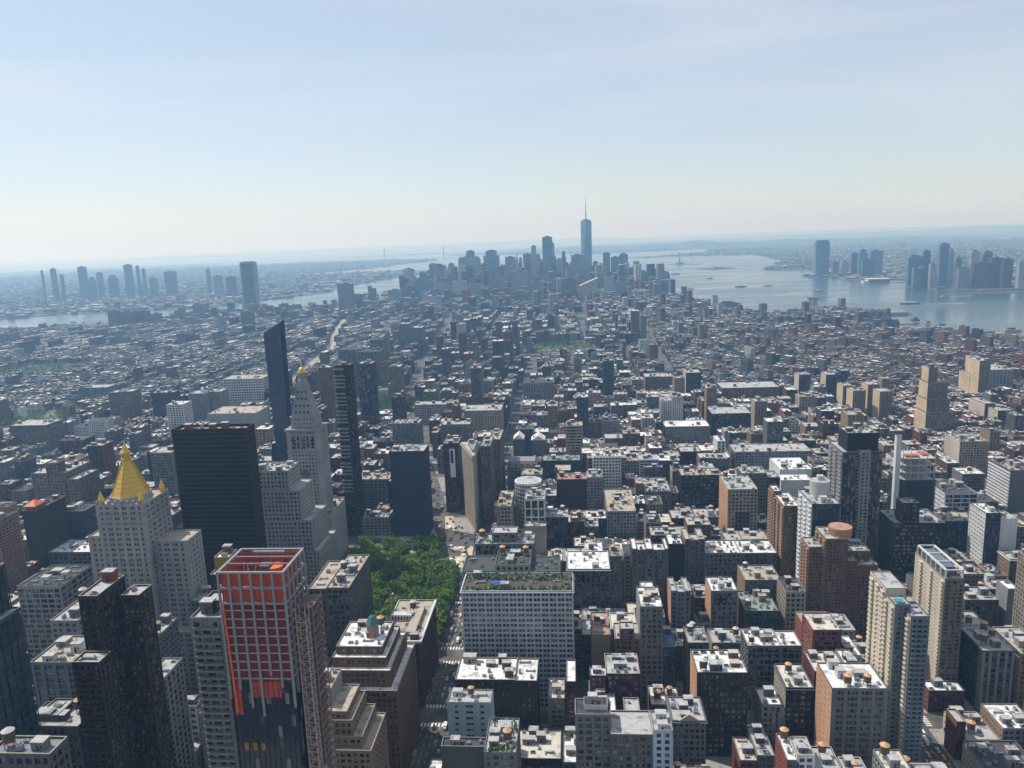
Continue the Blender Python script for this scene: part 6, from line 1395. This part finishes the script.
for k, n, X, Y in (('governors', 40, (-1500, 0), (4500, 8000)), ('ellis', 14, (0, 2500), (5000, 8000)), ('northport', 60, (1000, 4000), (7000, 11000)), ('staten', 1500, (-3000, 6000), (10000, 18000))): scatter(LAND[k], n * 12, X, Y, 1, 12)
colorboxes('distant_buildings', rows, 'mass of tiny hazy buildings on the far shores', 'buildings')
# ------------------------------------------------------------------ trees
leafm, lnt, lb = nm('tree_leaf', .7, .2); lo_ = node(lnt, 'ShaderNodeObjectInfo')
lk = ramp(lnt, noise(lnt, .35, 3), [(.3, (.04,.095,.012)), (.5, (.10,.19,.03)), (.7, (.18,.28,.05))]); lmx = node(lnt, 'ShaderNodeMixRGB', blend_type='MULTIPLY'); lmx.inputs['Fac'].default_value = 1
lr_ = ramp(lnt, lo_.outputs['Random'], [(0, (.55,.7,.6)), (.5, (1,1,1)), (1, (1.5,1.3,.8))]); lnt.links.new(lk, lmx.inputs['Color1']); lnt.links.new(lr_, lmx.inputs['Color2']); lnt.links.new(lmx.outputs['Color'], lb.inputs['Base Color'])
bark = plain('tree_bark', (.10,.075,.055), .9)
def crown_mesh(seed, R_=6.5, n_cl=70, per=34, leaf=.62):
    r = np.random.RandomState(seed); V = []; 
    cl = []
    while len(cl) < n_cl:
        p = r.uniform(-1, 1, 3); d = np.linalg.norm(p)
        if .55 < d < 1 and p[2] > -.75: cl.append(p * np.array([R_, R_ * r.uniform(.9, 1), R_ * .72]) * r.uniform(.8, 1.08))
    C_ = np.array(cl)[np.repeat(np.arange(n_cl), per)]; N = len(C_)
    P = C_ + r.normal(0, .75, (N, 3)) * np.array([1, 1, .7]); a = r.normal(0, 1, (N, 3)); a /= np.linalg.norm(a, axis=1)[:, None]; b = np.cross(a, r.normal(0, 1, (N, 3)) + np.array([0, 0, 1.2])); b /= np.linalg.norm(b, axis=1)[:, None]
    s = leaf * r.uniform(.6, 1.3, N)[:, None]; V = np.stack([P - a * s, P + b * s * .6, P + a * s, P - b * s * .6], 1).reshape(-1, 3); V[:, 2] += R_ * .72 + 4.5
    me = bpy.data.meshes.new('crown'); me.vertices.add(N * 4); me.vertices.foreach_set('co', V.reshape(-1)); me.loops.add(N * 4); me.loops.foreach_set('vertex_index', np.arange(N * 4, dtype=np.int32)); me.polygons.add(N); me.polygons.foreach_set('loop_start', np.arange(N, dtype=np.int32) * 4); me.update(calc_edges=True); me.shade_flat(); me.materials.append(leafm); return me
CR = [crown_mesh(s) for s in range(6)]
def trunk_mesh():
    t = MB(); t.cyl(0, 0, 0, 5, .42, .3, 8)
    for a in range(6): t.bar((0, 0, 4 + .3 * a), (3.4 * math.cos(a * 1.1), 3.4 * math.sin(a * 1.1), 8.5 + .4 * a), .22)
    return t.mesh('trunk', [bark])
TR = trunk_mesh()
def tree(x, y, s, label, group, r, z=GROUND + .14):
    root = empty('tree', (x, y, z)); tag(root, label, 'tree', group)
    c = put(r.choice(CR), 'crown', root, (x, y, z), r.uniform(0, 6.28), (s * r.uniform(.9, 1.1), s * r.uniform(.9, 1.1), s * r.uniform(.9, 1.15))); put(TR, 'trunk', root, (x, y, z), r.uniform(0, 6.28), s)
r = random.Random(8); spots = []
for _ in range(4000):
    x = r.uniform(PARK[0] + 4, PARK[1] - 3); y = r.uniform(PARK[2] + 4, PARK[3] - 4)
    if x > -118 + (745 - y) * .02 and y > 745: continue
    if -165 < x < -138 and 700 < y < 728: continue
    if min([(x - a) ** 2 + (y - b) ** 2 for a, b in spots] or [999]) > 62: spots.append((x, y))
    if len(spots) >= 140: break
for x, y in spots: tree(x, y, r.uniform(.85, 1.2), 'leafy green tree in the dense grove of the central park square', 'trees of the park square', r)
for i in range(14): tree(-93 + r.uniform(-1.5, 1.5), 597 + i * 10.8, r.uniform(.95, 1.2), 'leafy street tree leaning over the avenue along the park edge', 'street trees along the avenue', r)
for i in range(10): tree(-203 + i * 11.6, 599 + r.uniform(-1.5, 1.5), r.uniform(.9, 1.1), 'leafy street tree on the pavement at the near end of the park', 'street trees at the park end', r)
for i in range(60):
    x = r.uniform(-410, -295); y = r.uniform(1482, 1586); tree(x, y, r.uniform(.9, 1.3), 'dark green tree in the small square beyond the clock tower', 'trees of the small far square', r)
for i in range(16): y = 560 + i * 13 + r.uniform(-2, 2); tree(-70.5 if False else -229 + 15, y, .62, 'small street tree on the pavement beside the park', 'street trees along the park', r)
def leafmass(name, areas, label, leaf=2.2):
    rs_ = np.random.RandomState(7); P = []
    for a, b, c, d, n, h in areas:
        k = rs_.uniform((a, c), (b, d), (n, 2)); 
        for x, y in k: m = rs_.normal(0, 1, (26, 3)) * np.array([3.2, 3.2, 2.0]); P.append(m + np.array([x, y, GROUND + h]))
    P = np.concatenate(P); N = len(P); a = rs_.normal(0, 1, (N, 3)); a /= np.linalg.norm(a, axis=1)[:, None]; b = np.cross(a, rs_.normal(0, 1, (N, 3)) + np.array([0, 0, 1])); b /= np.linalg.norm(b, axis=1)[:, None]
    s = leaf * rs_.uniform(.5, 1.2, N)[:, None]; V = np.stack([P - a * s, P + b * s * .6, P + a * s, P - b * s * .6], 1).reshape(-1, 3)
    me = bpy.data.meshes.new(name); me.vertices.add(N * 4); me.vertices.foreach_set('co', V.reshape(-1)); me.loops.add(N * 4); me.loops.foreach_set('vertex_index', np.arange(N * 4, dtype=np.int32)); me.polygons.add(N); me.polygons.foreach_set('loop_start', np.arange(N, dtype=np.int32) * 4); me.update(calc_edges=True); me.shade_flat(); me.materials.append(leafm)
    tag(link(bpy.data.objects.new(name, me)), label, 'trees', kind='stuff')
leafmass('park_trees', [(-1100, -960, 1400, 1555, 110, 9), (-1640, -1400, 1995, 2225, 200, 9), (-95, 105, 2232, 2398, 130, 9), (150, 240, 2282, 2338, 40, 9), (700, 1000, 2705, 2795, 50, 8)], 'far green masses of trees in distant squares')
leafmass('street_greenery', [(540, 1300, 1000, 1560, 260, 8), (320, 1250, 1600, 2450, 900, 9), (-1400, -500, 1580, 2300, 420, 8), (520, 800, 850, 1000, 20, 7), (-700, -300, 2600, 3000, 40, 8)], 'scattered street and yard trees between distant low rooftops', 2.0)
leafmass('shore_greenery', [(-2400, -1700, 2500, 3600, 260, 5), (350, 520, 4400, 4900, 60, 4)], 'green strip of trees along the far river shore', 4)
# ------------------------------------------------------------------ vehicles
def carmats(): return [plain('car_paint_' + n_, c, .3, .5) for n_, c in (('white', (.7,.7,.7)), ('black', (.02,.02,.02)), ('silver', (.35,.36,.38)), ('yellow', (.75,.42,.02)), ('red', (.35,.03,.02)), ('blue', (.03,.06,.2)))]
CMt = carmats(); CN = ['white', 'black', 'silver', 'yellow', 'red', 'blue']; tyre = plain('tyre', (.02,.02,.02), .9)
def body_mesh(m, L=4.6, H=.75):
    b = MB(); b.prism([(-.9, -L/2 + .25), (-.65, -L/2), (.65, -L/2), (.9, -L/2 + .25), (.9, L/2 - .3), (.65, L/2), (-.65, L/2), (-.9, L/2 - .3)], .3, .3 + H); b.prism([(-.62, -L*.22), (.62, -L*.22), (.62, L*.2), (-.62, L*.2)], 1.42, 1.47); return b.mesh('car_body', [m])
def glass_mesh(L=4.6): b = MB(); b.prism([(-.82, -L*.34), (.82, -L*.34), (.82, L*.32), (-.82, L*.32)], 1.05, 1.42, 0, [(-.62, -L*.22), (.62, -L*.22), (.62, L*.2), (-.62, L*.2)]); return b.mesh('car_window', [GM['gl']])
def wheel_mesh(): b = MB(); n = 10; a = [(math.cos(i/n*6.283)*.33, math.sin(i/n*6.283)*.33) for i in range(n)]; b.poly([(-.1, p, q + .33) for p, q in a] + [(.1, p, q + .33) for p, q in a], [tuple(range(n)), tuple(range(2*n-1, n-1, -1))] + [(i, i+n, (i+1)%n+n, (i+1)%n) for i in range(n)]); return b.mesh('wheel', [tyre])
BM_ = [body_mesh(m) for m in CMt]; GLM = glass_mesh(); WHM = wheel_mesh()
def vanm(m): b = MB(); b.prism([(-1.1, -3.6), (1.1, -3.6), (1.1, 1.6), (-1.1, 1.6)], .5, 3.1); b.prism([(-1.05, 1.65), (1.05, 1.65), (1.05, 3.4), (-1.05, 3.4)], .5, 2.2, 0, [(-1, 1.65), (1, 1.65), (1, 2.9), (-1, 2.9)]); return b.mesh('van_body', [m])
VM_ = [vanm(CMt[0]), vanm(CMt[2])]
r = random.Random(21)
def car(x, y, rz, street, van=False):
    k = r.choice((0, 1, 1, 2, 2, 3, 3, 4, 5, 0))
    if van:
        o = bpy.data.objects.new('delivery_van', VM_[k % 2]); o.location = (x, y, GROUND + .02); o.rotation_euler = (0, 0, rz); link(o); tag(o, 'white or grey box van ' + street, 'van', 'vans ' + street)
        for sx in (-1, 1):
            for sy in (-2.4, 2.3): w_ = bpy.data.objects.new('wheel', WHM); w_.parent = o; w_.location = (sx, sy, 0); w_.scale = (1.3, 1.3, 1.3); link(w_)
        return
    o = bpy.data.objects.new('taxi' if k == 3 else 'car', BM_[k]); o.location = (x, y, GROUND + .02); o.rotation_euler = (0, 0, rz); link(o); tag(o, ('yellow taxi ' if k == 3 else CN[k] + ' car ') + street, 'taxi' if k == 3 else 'car', ('yellow taxis ' if k == 3 else CN[k] + ' cars ') + street)
    g = bpy.data.objects.new('car_window', GLM); g.parent = o; link(g)
    for sx in (-.85, .85):
        for sy in (-1.45, 1.4): w_ = bpy.data.objects.new('wheel', WHM); w_.parent = o; w_.location = (sx, sy, 0); link(w_)
for ax, nm_, y0, y1, dens in ((-75, 'on the shaded avenue below the park', 452, 760, .55), (245, 'on the avenue at the lower right', 455, 640, .8)):
    for off in (-10, -6, -2, 2, 6, 10):
        y = y0
        while y < y1:
            y += r.uniform(6.5, 16) if abs(off) < 9 else r.uniform(5.6, 8)
            if min(abs(y - s) for s in STY) < 12: continue
            if r.random() < dens: car(ax + off + r.uniform(-.3, .3), y, math.pi + r.uniform(-.02, .02), nm_, r.random() < .12)
for i in range(46):
    y = r.uniform(850, 1560); car(bway(y) + r.choice((-5, -1.5, 2, 5.5)), y, math.pi - .285, 'on the diagonal avenue behind the wedge building', r.random() < .12)
for i in range(26): y = r.uniform(860, 1300); car(-75 + r.choice((-9, -5, -1, 3, 8)), y, math.pi, 'in the shadowed avenue right of the wedge building', r.random() < .1)
for i in range(30): y = r.uniform(760, 1500); car(245 + r.choice((-9, -5, -1, 3, 8)), y, math.pi, 'on the long sunlit avenue right of centre', r.random() < .15)
# planters, parasols and crossing traffic on the plaza
pl_ = MB(); pl_.cyl(0, 0, 0, .8, 1.0, 1.3, 10, 0); pl_.cyl(0, 0, .8, 1.7, 1.2, 1.5, 8, 1); pl_.cyl(0, 0, 1.7, 2.4, 1.5, .3, 8, 1); PLM = pl_.mesh('planter', [M_conc, M_leaf2])
um_ = MB(); um_.cyl(0, 0, 0, 2.6, .06, .06, 6, 0); um_.cyl(0, 0, 2.3, 3.0, 1.9, .1, 8, 1); um_.cyl(0, 0, .7, .76, .6, .6, 8, 0); UMM = um_.mesh('parasol', [M_dark, M_white])
r = random.Random(31); poly_ = [(-106, 754), (-84, 754), (-92, 845), (-121, 908), (-129, 908), (-116, 835)]; n_ = 0
while n_ < 46:
    x, y = r.uniform(-130, -84), r.uniform(756, 905)
    if not inside(np.array([x]), np.array([y]), poly_)[0] or abs(y - 835) < 11: continue
    k = r.random() < .6; o = bpy.data.objects.new('planter' if k else 'parasol', PLM if k else UMM); o.location = (x, y, GROUND + .02); link(o)
    tag(o, 'round concrete planter on the pale plaza before the wedge tower' if k else 'small white parasol over a table on the pale plaza', 'planter' if k else 'parasol', 'planters on the plaza' if k else 'parasols on the plaza'); n_ += 1
for i in range(22): car(r.uniform(-215, -60), 835 + r.choice((-5, -1.6, 1.6, 5)), 1.5708, 'on the cross street before the wedge tower', r.random() < .15)
for i in range(14): y = r.uniform(760, 850); car(-75 + r.choice((-5, -1, 3, 8)), y, math.pi, 'on the cross street before the wedge tower')
# ------------------------------------------------------------------ boats on the harbour
def boat(x, y, rz, L, label, name='ferry', cat='ferry'):
    root = empty(name, (x, y, 1.5)); tag(root, label, cat); root.rotation_euler = (0, 0, rz)
    h = MB(); h.prism([(-L/2, -L*.09), (L*.35, -L*.09), (L/2, 0), (L*.35, L*.09), (-L/2, L*.09)], 0, L*.06); o = h.build('hull', WM['slate']); o.parent = root
    h = MB(); h.box(-L*.35, L*.25, -L*.07, L*.07, L*.06, L*.12); h.box(-L*.1, L*.12, -L*.05, L*.05, L*.12, L*.16); o = h.build('cabin', WM['white']); o.parent = root
def wake(x, y, rz, L, W_):
    h = MB(); h.poly([(0, -1, 1.56), (0, 1, 1.56), (-L, W_, 1.56), (-L, -W_, 1.56)], [(0, 3, 2, 1)]); o = h.build('boat_wake', plain('wake_foam', (.55,.60,.62), .6)); o.location = (x, y, 0); o.rotation_euler = (0, 0, rz); tag(o, kind='stuff', label='pale foam wake behind a boat', cat='wake')
for i, (x, y, rz, L, lb_, wk) in enumerate(BOATS):
    boat(x, y, rz, L, lb_)
    if wk: wake(x - math.cos(rz) * L / 2, y - math.sin(rz) * L / 2, rz, wk, 5)
# ------------------------------------------------------------------ haze
hz = MB(); hz.box(-41000, 41000, -2200, 41000, -1.5, 565)
vm = bpy.data.materials.new('haze_air'); vm.use_nodes = True; vn = vm.node_tree; vn.nodes.clear(); vo = vn.nodes.new('ShaderNodeOutputMaterial'); pv = vn.nodes.new('ShaderNodeVolumePrincipled')
pv.inputs['Density'].default_value = HAZE_DENSITY; pv.inputs['Color'].default_value = HAZE_COLOR + (1,); pv.inputs['Absorption Color'].default_value = (1, 1, 1, 1); pv.inputs['Anisotropy'].default_value = .35; vn.links.new(pv.outputs[0], vo.inputs['Volume'])
structure(hz, 'haze', vm, kind='stuff', label='pale blue summer haze filling the air over the city', cat='haze')
